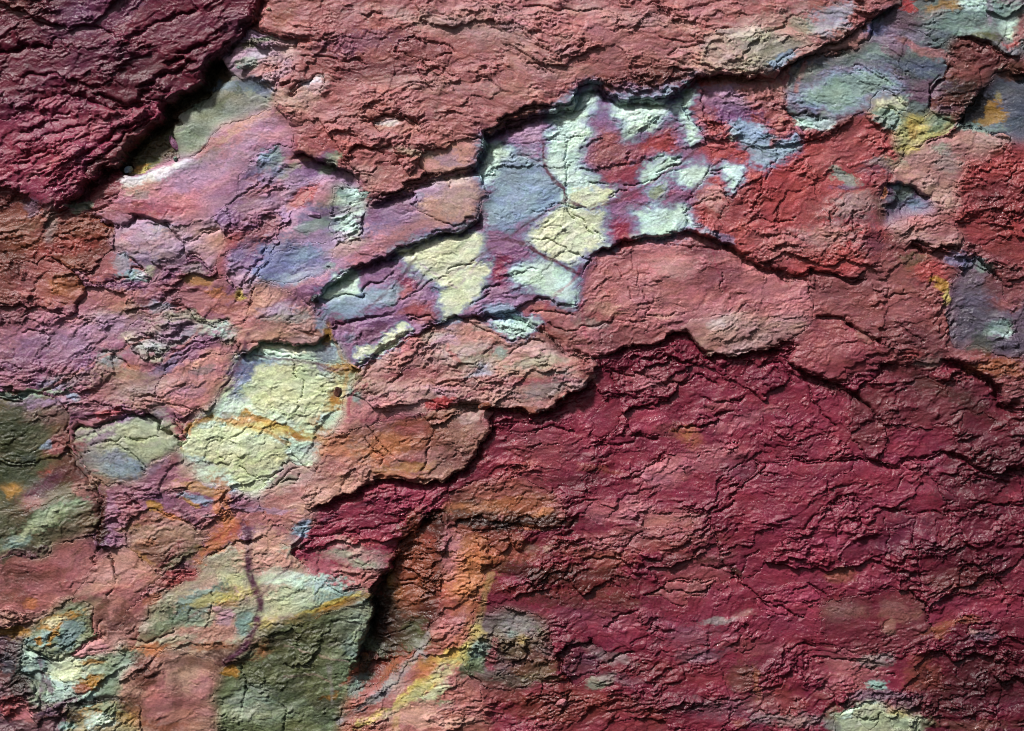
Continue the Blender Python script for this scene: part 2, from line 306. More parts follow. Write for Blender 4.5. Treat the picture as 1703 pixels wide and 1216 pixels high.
# upper left
S('layered_rock', 'grey pink rubble slab at the top of the dark crevice', 22, (.6, 1.2), 'rubble', 'pinkgrey', 'lilac',
  '372,100 385,72 420,58 455,66 492,70 494,105 482,135 460,155 440,142 414,134 383,128 368,114', edge=(2, 8))
S('layered_rock', 'olive and dark rubble deep in the crevice above the pale pink slab', -26, (0, 1), 'rubble', 'olive', 'maroon',
  '195,290 190,262 262,196 345,112 372,100 383,128 345,150 296,195 282,206 294,262 240,284', edge=(2.5, 9))
S('layered_rock', 'pale pink and lilac slab with a bright lit upper rim', 12, (.1, .7), 'slick', 'rose', 'lilac',
  '197,296 235,281 286,270 324,252 366,207 397,202 428,186 452,176 470,195 490,212 482,240 440,244 418,262 394,290 396,312 383,331 340,337 304,348 283,370 262,369 224,360 193,372 165,372 150,350 192,337', edge=(1.4, 4))
S('layered_rock', 'triangular grey green slate wedged under the dark overhang', 3, (.4, 1.2), 'slick', 'greygreen', 'grey',
  '280,203 293,193 345,148 363,135 383,127 414,135 440,141 458,155 455,170 437,177 428,186 397,202 366,207 345,232 324,252 294,264 286,230', cat='stone flake', edge=(2, 8))
S('layered_rock', 'small dark red block between the overhang and the pale pink slab', 4, (.8, 1), 'smooth', 'brick', 'wine',
  '112,338 166,290 186,288 202,298 197,318 188,337 165,345 148,348 134,338', edge=(2.4, 11))
PL = S('layered_rock', 'large overhanging pale pink and purple plate with a sharp lower edge left of centre', 30, (0, 1.2), 'slick', 'rose', 'lilac',
  '607,337 640,330 675,314 697,306 730,291 765,280 793,285 810,319 800,331 802,349 796,366 745,383 724,385 696,404 662,413 641,424 613,438 572,452 551,466 534,483 525,500 513,509 479,486 448,474 423,469 430,455 448,414 470,380 500,338 520,312 545,300 570,303 600,318', edge=(1.4, 4))
S('layered_rock', 'round grey mint pocket with a dark arched rim beside the upper red slab', 24, (0, 1), 'wavy', 'greygreen', 'mint',
  '548,345 558,318 575,310 592,312 605,326 607,352 600,385 580,410 556,405 540,380', cat='rock', edge=(1.6, 6))
UP = S('layered_rock', 'broad brick red upper slab with broken overhanging lower edge', 42, (0, 1.1), 'flaky', 'brick', 'salmon',
  '440,0 455,0 420,38 450,50 500,62 520,68 494,70 492,110 470,130 458,152 462,178 480,205 488,225 486,248 520,262 560,273 586,289 600,312 607,340 640,330 675,314 697,306 730,291 765,278 786,275 803,249 805,224 834,208 870,196 926,182 957,168 966,150 963,138 1002,138 1013,155 1047,166 1099,161 1140,147 1151,137 1171,122 1216,121 1237,118 1268,131 1290,134 1300,112 1308,95 1346,86 1363,76 1395,64 1419,48 1446,24 1467,12 1495,7 1520,0', edge=(1.4, 4))
S('layered_rock', 'thin pink sliver jutting out under the broken edge near the top centre', 26, (0, 1.5), 'slick', 'rose', 'rose',
  '862,190 900,182 930,172 960,155 968,152 955,170 925,184 890,193 866,198', cat='stone flake', edge=(1.4, 4))
S('layered_rock', 'flat pink flake lying under the upper slab at the upper right', 30, (0, 1), 'slick', 'salmon', 'pinkgrey',
  '1362,92 1385,78 1410,62 1432,42 1452,36 1448,56 1430,76 1410,84 1385,90', cat='stone flake', edge=(1.6, 6))
OV = S('layered_rock', 'dark maroon overhanging mass filling the upper left corner', 40, (-.5, -1.8), 'ribbed', 'wine', 'plumd',
  '0,0 450,0 430,18 400,50 372,76 345,112 320,140 285,177 262,200 240,218 215,245 195,262 180,275 150,300 120,325 85,352 60,335 40,315 15,300 0,290', edge=(2.4, 9))
S('layered_rock', 'ribbed purple red block forming the lower part of the dark overhang', 35, (-.5, -.2), 'ribbed', 'rosewine', 'wineP',
  '0,228 20,197 52,178 100,158 125,158 155,170 185,182 235,176 262,172 282,178 262,200 240,218 215,245 195,262 180,275 150,300 120,325 85,352 60,335 40,315 15,300 0,290', edge=(3, 12))
S('layered_rock', 'thin dark red lip along the lower edge of the ribbed block', 28, (0, 1), 'ribbed', 'wine', 'brickdk',
  '145,285 168,258 195,236 225,212 262,190 262,202 240,220 215,247 195,264 172,280 150,296', cat='rock', edge=(2.6, 9))

KN = [i for i, q in enumerate(SL) if 'knob rock' in q['label']][0]
# separate flakes and chips carried by one slab: parts of it
def FK(parent, label, lev, pre, ca, cb, pts, tilt=(0, 1), edge=(1.4, 4)):
    w = label or ''
    S('broken_edge' if 'broken' in w or 'rim' in w else 'notch' if 'notch' in w else 'corner' if 'corner' in w or 'tip' in w else 'lump' if parent == KN else 'scar' if 'scarred' in w else 'flake', label, SL[parent]['level'] + lev, tilt, pre, ca, cb, pts, parent=parent, edge=edge)
FK(UP, 'grey scarred patch of thin flakes', 1, 'flaky', 'pinkgrey', 'greygreen', '1165,75 1200,50 1250,45 1290,60 1330,60 1350,70 1300,100 1280,125 1230,112 1190,118 1160,110')
FK(UP, None, -4, 'smooth', 'pinkgrey', 'rose', '492,137 515,128 540,122 543,132 535,145 510,150 480,158')
FK(UP, None, -3, 'smooth', 'salmon', 'peach', '620,205 640,195 672,195 692,205 700,215 670,225 630,218')
FK(UP, 'pale pink lower corner', -3, 'smooth', 'peach', 'rose', '700,255 725,245 760,238 800,230 800,250 784,272 760,278 735,288 715,296 700,280')
FK(UP, None, 3, 'smooth', 'brick', 'salmon', '575,262 605,242 640,255 665,262 640,272 610,286 590,288')
FK(UP, None, 3, 'flaky', 'brick', 'brickdk', '655,90 665,68 690,58 712,70 735,75 755,90 700,100')
FK(PL, 'small white blue notch', -6, 'slick', 'bluegrey', 'white', '680,338 695,334 712,340 712,352 695,354')
FK(PL, 'bright pink grey tip', 3, 'slick', 'pinkgrey', 'peach', '690,318 720,300 765,286 792,289 808,318 798,332 800,350 794,364 750,374 715,360 690,352')
FK(PL, 'blue grey left wing', -5, 'slick', 'slate', 'bluegrey', '430,455 450,418 500,405 560,400 548,440 520,460 480,475 440,470')
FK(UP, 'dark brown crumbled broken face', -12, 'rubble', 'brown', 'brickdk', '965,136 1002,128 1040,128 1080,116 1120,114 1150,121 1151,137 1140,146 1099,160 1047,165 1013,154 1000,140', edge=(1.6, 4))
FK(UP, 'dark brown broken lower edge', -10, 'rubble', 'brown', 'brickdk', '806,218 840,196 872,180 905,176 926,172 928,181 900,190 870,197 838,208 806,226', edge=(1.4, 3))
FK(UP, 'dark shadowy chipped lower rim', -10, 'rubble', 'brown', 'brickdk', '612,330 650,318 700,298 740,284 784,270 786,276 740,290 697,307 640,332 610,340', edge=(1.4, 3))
for _ca, _cb, _p in [
    ('wineP', 'crimson', '1037,686 1088,669 1127,704 1106,728 1050,725'), ('wineP', 'wine', '985,690 1010,660 1035,655 1030,700 1000,735 980,725'),
    ('wineP', 'rose', '1050,790 1096,759 1144,766 1133,800 1082,804'), ('wineP', 'wine', '1260,766 1336,764 1419,766 1419,783 1381,800 1346,794 1262,785'),
    ('wineP', 'wine', '1422,766 1474,766 1512,787 1495,807 1446,804 1419,787'), ('wineP', 'wine', '1474,704 1529,711 1581,711 1598,731 1574,749 1495,771 1467,762 1481,731'),
    ('wine', 'maroon', '1602,717 1609,687 1636,683 1660,700 1647,728'), ('wineP', 'crimson', '1260,1003 1312,975 1343,972 1367,1000 1367,1030 1315,1024 1267,1020'),
    ('wineP', 'brick', '1075,989 1130,969 1192,965 1171,993 1133,1003 1102,995'), ('salmon', 'brick', '1075,858 1151,853 1158,882 1133,879 1078,872'),
    ('rose', 'wineP', '968,862 988,834 1023,844 1002,872'), ('wineP', 'wine', '846,720 870,700 905,702 900,716 872,724')]:
    FK(V, None, 3, 'smooth', _ca, _cb, _p, tilt=(0, 1.6), edge=(1.3, 4))

FK(KN, None, 4, 'smooth', 'mint', 'sage', '1388,1216 1396,1190 1418,1182 1430,1192 1428,1216')
FK(KN, None, 6, 'smooth', 'lime', 'mint', '1432,1190 1440,1170 1462,1168 1472,1182 1460,1200 1436,1200')
FK(KN, 'small olive yellow lump', 5, 'smooth', 'dochre', 'lime', '1462,1200 1474,1184 1486,1192 1484,1216 1464,1216')
FK(KN, None, 5, 'smooth', 'lime', 'yellow', '1490,1212 1488,1190 1508,1184 1522,1198 1510,1214')

# ------------------------------------------------------------------ ledges (height above, dig below, reach above, reach below) traced left to right: above = proud
LG = []
def G(h, g, pts, r1=26, r2=9, w=1.6): LG.append((h, g, P(pts), r1, r2, w))
# main faults
G(8, 18, '607,343 640,336 697,312 765,284 786,280 806,252 808,228 834,212 870,202 926,188 957,174 972,152 1002,146 1013,160 1047,170 1099,166 1145,150 1171,126 1216,125 1240,122 1268,135 1292,136', 30, 10, 3)
G(8, 10, '1292,136 1305,116 1346,92 1395,70 1419,52 1446,28 1495,12', 20, 6, 2)
G(4, 16, '527,492 551,470 613,442 641,428 696,408 724,389 745,387 797,370 804,350', 20, 9, 3)
G(6, 22, '85,358 120,330 160,300 195,268 240,224 285,182 320,146 345,118 372,82 400,56 430,24 455,0', 24, 14, 5)
G(2, 14, '420,40 450,54 500,66 522,72', 20, 8, 4)
G(5, 16, '980,432 1000,418 1045,406 1100,391 1150,382 1190,397 1240,422 1290,450 1318,466', 20, 8, 3.2)
G(5, 14, '760,528 800,526 840,524 872,528 900,545 925,568 955,588 975,596 1033,583 1064,573 1089,572 1127,555 1150,555 1162,578 1180,593 1213,594 1254,588 1300,580 1345,570', 20, 8, 2.6)
G(4, 14, '740,678 800,676 840,682 885,688 909,685 943,671 971,650 990,628', 16, 8, 2.4)
G(4, 16, '525,855 545,842 580,826 613,808 641,803 696,808 731,801 765,781 792,765 797,740 815,712 828,686', 16, 8, 3)
G(4, 13, '400,598 415,584 430,577 455,572 498,580 526,565 548,552', 12, 7, 2.4)
G(3, 11, '578,600 600,604 622,596 645,575 670,560 705,550', 10, 7, 2.6)
G(3, 10, '548,545 575,540 600,530 625,524 650,520', 12, 6, 1.6)
G(3, 12, '193,372 224,362 255,364 283,376 303,398', 10, 7, 2.4)
G(2, 9, '150,352 170,372 195,372', 10, 7, 3)
G(3, 12, '114,735 131,711 165,712 190,696 217,688 245,690 275,714 300,738', 12, 8, 3.4)
G(2, 10, '104,738 116,760 130,785 142,800 160,830 168,860 160,890 150,905', 6, 6, 3)
G(4, 12, '1356,528 1391,526 1420,535 1446,556 1475,560', 14, 7, 2.8)
G(4, 14, '1308,600 1330,612 1346,626 1388,636 1425,650 1460,690 1480,705', 12, 9, 3)
G(5, 18, '1560,600 1598,608 1633,628 1660,646 1685,682 1712,714', 22, 12, 3.5)
G(3, 12, '1253,421 1288,440 1312,462 1350,450 1391,450 1415,466 1450,463', 12, 6, 2)
G(3, 12, '1515,410 1540,416 1580,412 1605,404', 12, 6, 2.4)
G(3, 12, '1614,424 1640,434 1664,464', 12, 6, 2.2)
G(4, 10, '1265,768 1330,768 1400,766 1433,762 1460,766 1495,777 1574,753 1598,760 1650,787 1703,768', 14, 6, 2)
G(4, 9, '1326,885 1345,862 1375,842 1405,828 1430,828 1446,842', 12, 6, 2.2)
G(3, 9, '1440,852 1500,850 1530,855 1600,848 1640,840 1703,842', 14, 6, 2)
G(3, 9, '1185,860 1225,830 1245,803 1275,770 1290,758', 12, 5, 2)
G(2, 8, '502,896 540,890 580,886 620,882 645,872 675,862', 12, 5, 1.6)
G(2, 9, '484,935 500,910 520,895', 8, 5, 2)
G(3, 10, '310,560 292,570 270,585 262,580 250,572', 10, 5, 1.4)
G(3, 10, '235,562 248,556 262,563 285,552 300,540 320,536', 10, 6, 2)
G(3, 9, '280,500 300,512 320,530 352,540 385,532', 10, 5, 1.6)
G(3, 9, '0,668 40,660 70,650 90,640 100,650 118,668', 8, 6, 1.8)
G(3, 8, '158,585 185,590 205,600 215,612', 10, 5, 1.6)
G(3, 8, '145,662 180,675 210,690', 10, 4, 1.4)
G(2, 7, '270,675 300,672 318,682', 8, 4, 1.4)
G(3, 8, '30,555 45,552 65,558 78,568', 9, 5, 1.4)
G(3, 9, '80,424 110,444 130,464 139,484 134,505 118,528', 10, 5, 2)
G(2, 8, '140,474 165,470 200,455 225,448 245,448', 8, 5, 1.6)
G(3, 8, '303,430 330,432 345,450', 7, 4, 1.6)
G(2, 7, '305,400 325,395 345,382 366,378', 7, 4, 1.8)
# upper slab interior
G(4, 9, '655,95 665,72 690,60 712,72', 14, 9, 1.6)
G(3, 7, '715,68 735,68 752,80 762,90', 12, 6, 1.5)
G(3, 6, '560,102 590,95 612,102', 12, 6, 1.4)
G(3, 8, '600,210 622,198 645,192 670,194 690,200 700,210', 12, 6, 1.8)
G(3, 7, '480,158 500,138 520,128 540,126 548,136', 10, 5, 2)
G(3, 6, '580,262 605,240 625,250 650,260', 10, 5, 1.3)
G(2, 6, '705,100 725,110 740,120', 8, 5, 1.4)
G(2, 6, '815,48 840,58', 8, 4, 1.4)
G(3, 6, '868,102 895,108 925,122', 12, 5, 1.4)
G(3, 6, '1185,50 1205,44 1220,48', 10, 5, 1.5)
G(2, 6, '930,85 955,75 975,70', 10, 5, 1.2)
G(3, 6, '1105,95 1130,80 1150,72 1170,68', 10, 5, 1.4)
G(2, 6, '1090,60 1130,66 1160,62', 10, 5, 1.2)
G(3, 7, '840,10 900,12 960,20 1010,14', 14, 6, 1.4)
G(3, 6, '600,25 625,18 640,30', 8, 5, 1.6)
G(3, 7, '500,100 545,95 575,102', 12, 6, 1.2)
G(3, 7, '486,252 520,262 560,278 575,292', 10, 5, 1.6)
G(2, 6, '575,268 560,258 600,290', 6, 4, 1.2)
G(2, 5, '785,140 810,132 830,148', 10, 4, 1.2)
# overhang interior
G(6, 12, '0,90 30,82 60,76 100,70 120,74', 16, 9, 3)
G(6, 12, '150,150 180,165 210,175 240,158 265,150 290,152', 16, 9, 3)
G(5, 9, '200,68 240,50 280,30 320,12 350,0', 16, 9, 3)
G(5, 12, '270,110 300,92 330,74 360,62', 12, 9, 3)
G(6, 12, '235,150 268,128 300,110 330,96', 12, 9, 3)
G(5, 16, '130,270 155,248 190,220 230,198 258,180', 10, 9, 4)
G(3, 7, '20,250 70,225 130,205 180,190', 14, 6, 2); G(3, 7, '15,275 60,255 110,235 160,215', 12, 6, 1.6); G(3, 6, '40,300 90,275 130,260', 10, 6, 1.6)
G(3, 7, '70,315 110,290 140,272', 10, 6, 1.6); G(3, 7, '30,225 80,200 130,185', 12, 6, 1.6)
G(3, 8, '30,130 90,118 130,135 175,148', 12, 8, 2); G(4, 8, '60,40 110,50 160,42 200,55', 12, 8, 2)
# central band
G(3, 8, '525,500 545,498 575,490 600,492 610,478 640,462 655,445', 10, 5, 1.6)
G(2, 5, '650,500 700,478 760,445 800,425', 8, 4, 1.4)
G(3, 8, '780,505 800,485 815,475 835,470', 10, 5, 1.6)
G(3, 7, '675,530 690,525 720,522 735,532', 8, 5, 1.6)
G(3, 9, '700,550 735,535 760,527 790,540', 8, 6, 2)
G(2, 5, '840,460 870,448 895,442', 8, 4, 1.2); G(3, 6, '880,400 910,395 940,410 985,432', 7, 4, 1.1)
G(3, 7, '1092,285 1105,275 1125,262 1140,260', 7, 4, 1.4)
G(2, 6, '975,298 1000,300 1020,302', 6, 4, 1.2); G(2, 6, '880,342 900,350 935,340 990,345', 6, 3, 1)
G(2, 5, '905,235 940,228 975,222', 6, 3, 1); G(2, 5, '1015,275 1040,272 1050,255', 6, 3, 1.1)
G(2, 6, '1140,360 1150,345 1170,330 1180,322', 7, 4, 1.3)
G(2, 5, '1003,330 1030,315 1080,300 1130,270', 6, 3, 1.2)
G(2, 6, '1200,190 1215,215 1200,230', 6, 3, 1.2)
G(2, 6, '1175,288 1190,285 1215,278', 6, 4, 1.4)
G(2, 6, '880,520 920,518 960,525', 8, 4, 1.3)
G(2, 6, '905,540 940,548 980,540 1030,530', 10, 5, 1.3)
G(2, 6, '1025,535 1060,530 1100,525 1130,515', 10, 4, 1.2)
# red slab right
G(3, 6, '1265,358 1300,365 1330,360', 8, 4, 1.4); G(3, 6, '1275,400 1290,386 1310,385 1328,392', 8, 4, 1.4)
G(4, 10, '1300,172 1316,184 1345,186 1380,198', 8, 5, 1.8)
G(2, 6, '1416,115 1440,112 1470,130 1490,142', 8, 4, 1.2)
G(1, 3, '1452,176 1462,182 1476,178 1490,182 1504,186', 8, 5, 1.6)
G(4, 10, '1550,182 1552,155 1567,128 1580,95', 8, 7, 2)
G(4, 10, '1590,60 1616,64 1650,80 1690,95', 8, 6, 2)
G(3, 10, '1475,306 1495,300 1515,308 1548,328', 8, 7, 2.4)
G(3, 9, '1675,118 1690,128 1703,145', 6, 7, 3)
G(3, 7, '1540,240 1560,228 1600,214 1645,216 1690,226', 8, 4, 1.4)
G(3, 7, '1500,540 1530,560 1545,570', 8, 5, 1.4); G(3, 7, '1440,600 1470,606 1490,612', 8, 5, 1.6)
G(3, 8, '1453,472 1480,490 1510,482', 8, 4, 1.2); G(3, 8, '1560,560 1580,540 1600,528', 8, 5, 1.6)
# tongue and orange slab
G(3, 8, '640,638 660,620 680,604 700,590', 8, 4, 1.6)
G(2, 6, '720,655 740,648 780,645 800,655', 8, 4, 1.3)
G(3, 7, '700,700 740,690 780,678 820,680', 8, 6, 1.2)
G(2, 7, '600,725 615,745 640,762 635,785', 7, 5, 1.3)
G(2, 7, '695,790 700,770 710,740 720,710', 7, 5, 1.2)
G(3, 8, '840,590 880,560 910,570', 8, 4, 1.2)
G(3, 8, '770,535 800,545 830,560 850,560 875,545', 7, 4, 1.5)
G(2, 6, '470,720 480,745 500,775 520,790', 6, 4, 1.6)
G(2, 7, '440,812 452,806 480,800 500,790', 6, 4, 1.3)
# wine field
G(4, 10, '1000,598 1010,612 1025,635 1040,665', 8, 6, 2.2)
G(3, 9, '1010,610 1060,622 1110,635 1160,640', 9, 5, 1.4); G(3, 8, '1050,600 1110,590 1170,610', 9, 5, 1.3)
G(3, 9, '1130,705 1165,712 1200,690 1225,680', 10, 6, 1.8); G(3, 8, '1165,665 1200,668 1240,660', 9, 5, 1.6)
G(3, 10, '980,735 1020,740 1060,728 1105,735', 10, 7, 2); G(3, 8, '885,718 920,708 960,715', 9, 5, 1.6)
G(3, 9, '850,700 900,705 930,690', 9, 5, 1.4); G(3, 8, '1040,685 1060,675 1090,680', 9, 5, 1.4)
G(3, 9, '1050,800 1080,775 1110,755', 9, 6, 2); G(3, 8, '1130,640 1170,622 1200,640', 9, 5, 1.4)
G(3, 9, '1260,610 1300,600 1330,640', 10, 6, 1.8); G(3, 9, '1345,640 1370,690 1400,720', 9, 5, 1.6)
G(3, 8, '1400,860 1430,866 1460,850 1500,845', 8, 5, 1.5); G(3, 8, '1300,905 1330,890 1360,895', 8, 5, 1.5)
G(4, 10, '1215,950 1240,970 1265,1000 1285,1020', 8, 5, 1.3)
G(4, 10, '1265,1002 1300,1010 1330,1030 1345,1032', 8, 5, 1.6); G(4, 9, '1345,975 1370,985 1378,1003', 8, 5, 2)
G(4, 10, '1534,985 1545,1010 1555,1055', 7, 5, 2); G(4, 10, '1635,970 1665,965 1680,990 1703,995', 9, 6, 2.4)
G(4, 9, '1090,960 1110,985 1150,990 1190,975', 9, 5, 1.6); G(3, 8, '1070,990 1110,975 1150,970 1195,968', 9, 5, 1.5)
G(4, 9, '1140,925 1160,908 1190,905', 9, 6, 2); G(4, 9, '1165,940 1200,945 1230,940', 9, 6, 2.4)
G(4, 9, '1035,925 1045,905 1060,890 1075,885', 9, 6, 2); G(4, 9, '920,890 950,880 965,862', 9, 6, 2)
G(4, 10, '745,870 790,865 840,870 900,876 930,868', 9, 6, 2); G(3, 8, '960,930 1000,925 1040,930', 9, 6, 1.6)
G(4, 9, '920,1092 950,1082 990,1066', 7, 7, 2.4); G(3, 9, '922,1095 932,1125 950,1150', 7, 5, 2)
G(4, 9, '1000,1110 1030,1095 1060,1080', 7, 6, 2); G(3, 9, '1000,1040 1040,1020 1070,1015', 8, 6, 1.6)
G(4, 11, '850,1110 868,1095 880,1080', 6, 6, 2.4); G(4, 11, '930,1195 940,1180 946,1160', 6, 6, 2)
G(3, 8, '1310,1085 1340,1075 1365,1082', 8, 5, 1.8); G(3, 8, '1350,1100 1400,1098 1450,1095', 8, 5, 1.5)
G(3, 8, '1560,1080 1590,1085 1620,1090', 8, 5, 1.5); G(3, 8, '1610,1060 1625,1040 1640,1035', 8, 5, 1.6)
# deep red block
G(3, 7, '660,935 690,925 725,920', 7, 4, 1.6); G(3, 7, '658,950 690,946 726,942', 7, 4, 1.6); G(3, 7, '652,968 690,965 724,962', 7, 4, 1.6)
G(3, 7, '660,915 700,905 735,895', 7, 4, 1.6); G(4, 10, '690,878 715,862 735,850', 7, 6, 2.4); G(3, 8, '645,985 680,975 722,982', 7, 4, 1.6)
# lower left
G(2, 7, '340,935 365,915 390,900 415,900', 8, 5, 1.8); G(3, 9, '285,955 300,950 312,948', 6, 5, 2.2)
G(3, 9, '106,1098 130,1082 155,1062 168,1030', 7, 6, 2.4); G(2, 7, '212,1065 240,1068 290,1045', 6, 5, 2)
G(3, 8, '172,995 180,985 185,975', 6, 5, 2.2); G(3, 9, '38,1080 60,1092 90,1100', 6, 5, 2)
G(2, 7, '60,1115 62,1130 75,1150 70,1175', 6, 5, 2); G(2, 7, '70,1100 80,1130 90,1150', 5, 3, 1.2)
G(3, 12, '88,1216 105,1200 118,1188', 6, 7, 5); G(2, 7, '110,1150 140,1170 130,1180', 5, 4, 2)
G(2, 7, '250,850 290,860 330,885', 8, 4, 1.2); G(2, 7, '205,820 230,845 225,855', 8, 4, 1.6)
G(2, 8, '395,768 410,785 425,792', 5, 4, 2.2); G(2, 6, '310,690 300,720 295,745', 6, 4, 1.8)
G(3, 9, '285,690 295,715 302,732', 6, 5, 2)
G(3, 7, '1395,1195 1410,1180 1425,1176', 5, 3, 1.6); G(3, 7, '1420,1190 1450,1200 1470,1195', 5, 3, 1.6)
G(2, 8, '1445,1108 1460,1112', 5, 4, 1.8); G(2, 8, '1470,1120 1490,1118 1492,1130', 5, 4, 1.8)

# thin tight cracks: (width, depth, points)
CR = []
def Q(w, d, pts): CR.append((w, d, P(pts)))
Q(1.2, 7, '130,752 150,745 180,735 240,735'); Q(1.2, 7, '190,740 215,758 245,780'); Q(1, 5, '272,725 200,735')
Q(1.2, 7, '1140,160 1138,178 1155,205 1172,225 1175,232'); Q(1, 5, '1168,150 1180,200 1200,225'); Q(1, 5, '1272,290 1268,320 1262,355')
Q(1.2, 6, '940,232 942,300 950,345'); Q(1.0, 5, '948,342 980,380 1005,400'); Q(1, 5, '1290,255 1275,300')
Q(1.2, 7, '175,930 188,955 193,975'); Q(1.4, 7, '1105,400 1200,410 1205,420'); Q(1, 6, '1203,452 1200,490')
Q(1.2, 6, '1202,308 1212,330 1218,342'); Q(1.2, 6, '1295,345 1300,362'); Q(1, 6, '480,600 500,640 490,690')
Q(1.2, 6, '700,105 705,130 720,150'); Q(1, 6, '1480,860 1475,930 1460,960'); Q(1, 6, '1525,860 1530,960 1536,985')
Q(1.2, 7, '1648,920 1655,950 1668,990'); Q(1, 6, '1560,800 1600,880 1610,900'); Q(1.2, 7, '1380,800 1385,850 1395,900')
Q(1, 6, '100,905 150,895 165,880'); Q(1.4, 8, '158,890 165,910 150,935 155,950'); Q(1, 6, '345,985 352,1010 345,1040')
Q(1.4, 7, '650,280 690,255 700,262'); Q(1, 5, '745,300 748,315'); Q(1.2, 6, '605,700 635,745 660,770'); Q(1.2, 6, '395,1100 405,1150 400,1190')
Q(1, 6, '450,1160 470,1190 485,1216'); Q(1.2, 7, '700,800 705,820 698,850'); Q(1.2, 6, '1065,485 1080,510 1075,530'); Q(1, 5, '1028,440 1036,462')
Q(1.2, 6, '1048,480 1052,500'); Q(1.2, 6, '1205,925 1188,870 1180,860'); Q(1.2, 6, '1265,910 1245,940 1235,960')
Q(1.4, 9, '384,500 410,462 428,440 440,400'); Q(1.6, 9, '408,512 420,475 445,430'); Q(1.2, 7, '1450,330 1420,358 1418,380 1424,400')

# broad bumps and hollows: (x, y, rx, ry, angle, height)
BP = [(1110,470,120,50,10,7),(1200,540,60,30,10,6),(1400,590,70,30,20,7),(930,620,70,40,0,6),(640,660,80,40,-20,4),(240,410,50,40,0,6),(480,530,60,40,0,6),
 (200,750,80,40,-25,6),(90,870,90,30,-28,9),(690,960,40,90,0,-9),(620,1080,30,60,20,-12),(1330,880,90,60,-20,8),(1500,430,60,30,0,5),(1650,170,40,40,0,-8),
 (330,160,60,20,-45,-10),(1600,830,80,20,-8,5),(700,200,160,60,0,4),(560,60,90,40,0,5),(1050,60,200,40,0,4),(900,280,60,80,0,4),(1250,300,60,80,0,5),
 (1120,900,60,30,-20,6),(1640,1060,60,40,0,6),(1440,1045,80,40,0,5),(250,1150,40,50,0,5),(100,250,90,40,-30,6),(1500,340,30,24,0,-9),(1420,190,50,20,10,5),(60,760,60,60,0,-5),(640,1050,34,50,10,-8),(730,900,14,60,0,6),
 (560,375,20,40,20,-5),(130,960,60,40,-20,4),(390,620,30,60,30,-5),(500,660,60,50,0,4),(400,750,70,40,10,5),(1590,900,70,50,0,5),(990,850,80,40,0,5)]

G(3, 12, '590,1118 604,1062 620,1005 640,960 655,918', 10, 12, 3)
G(3, 10, '700,872 720,848 738,850', 8, 8, 3)

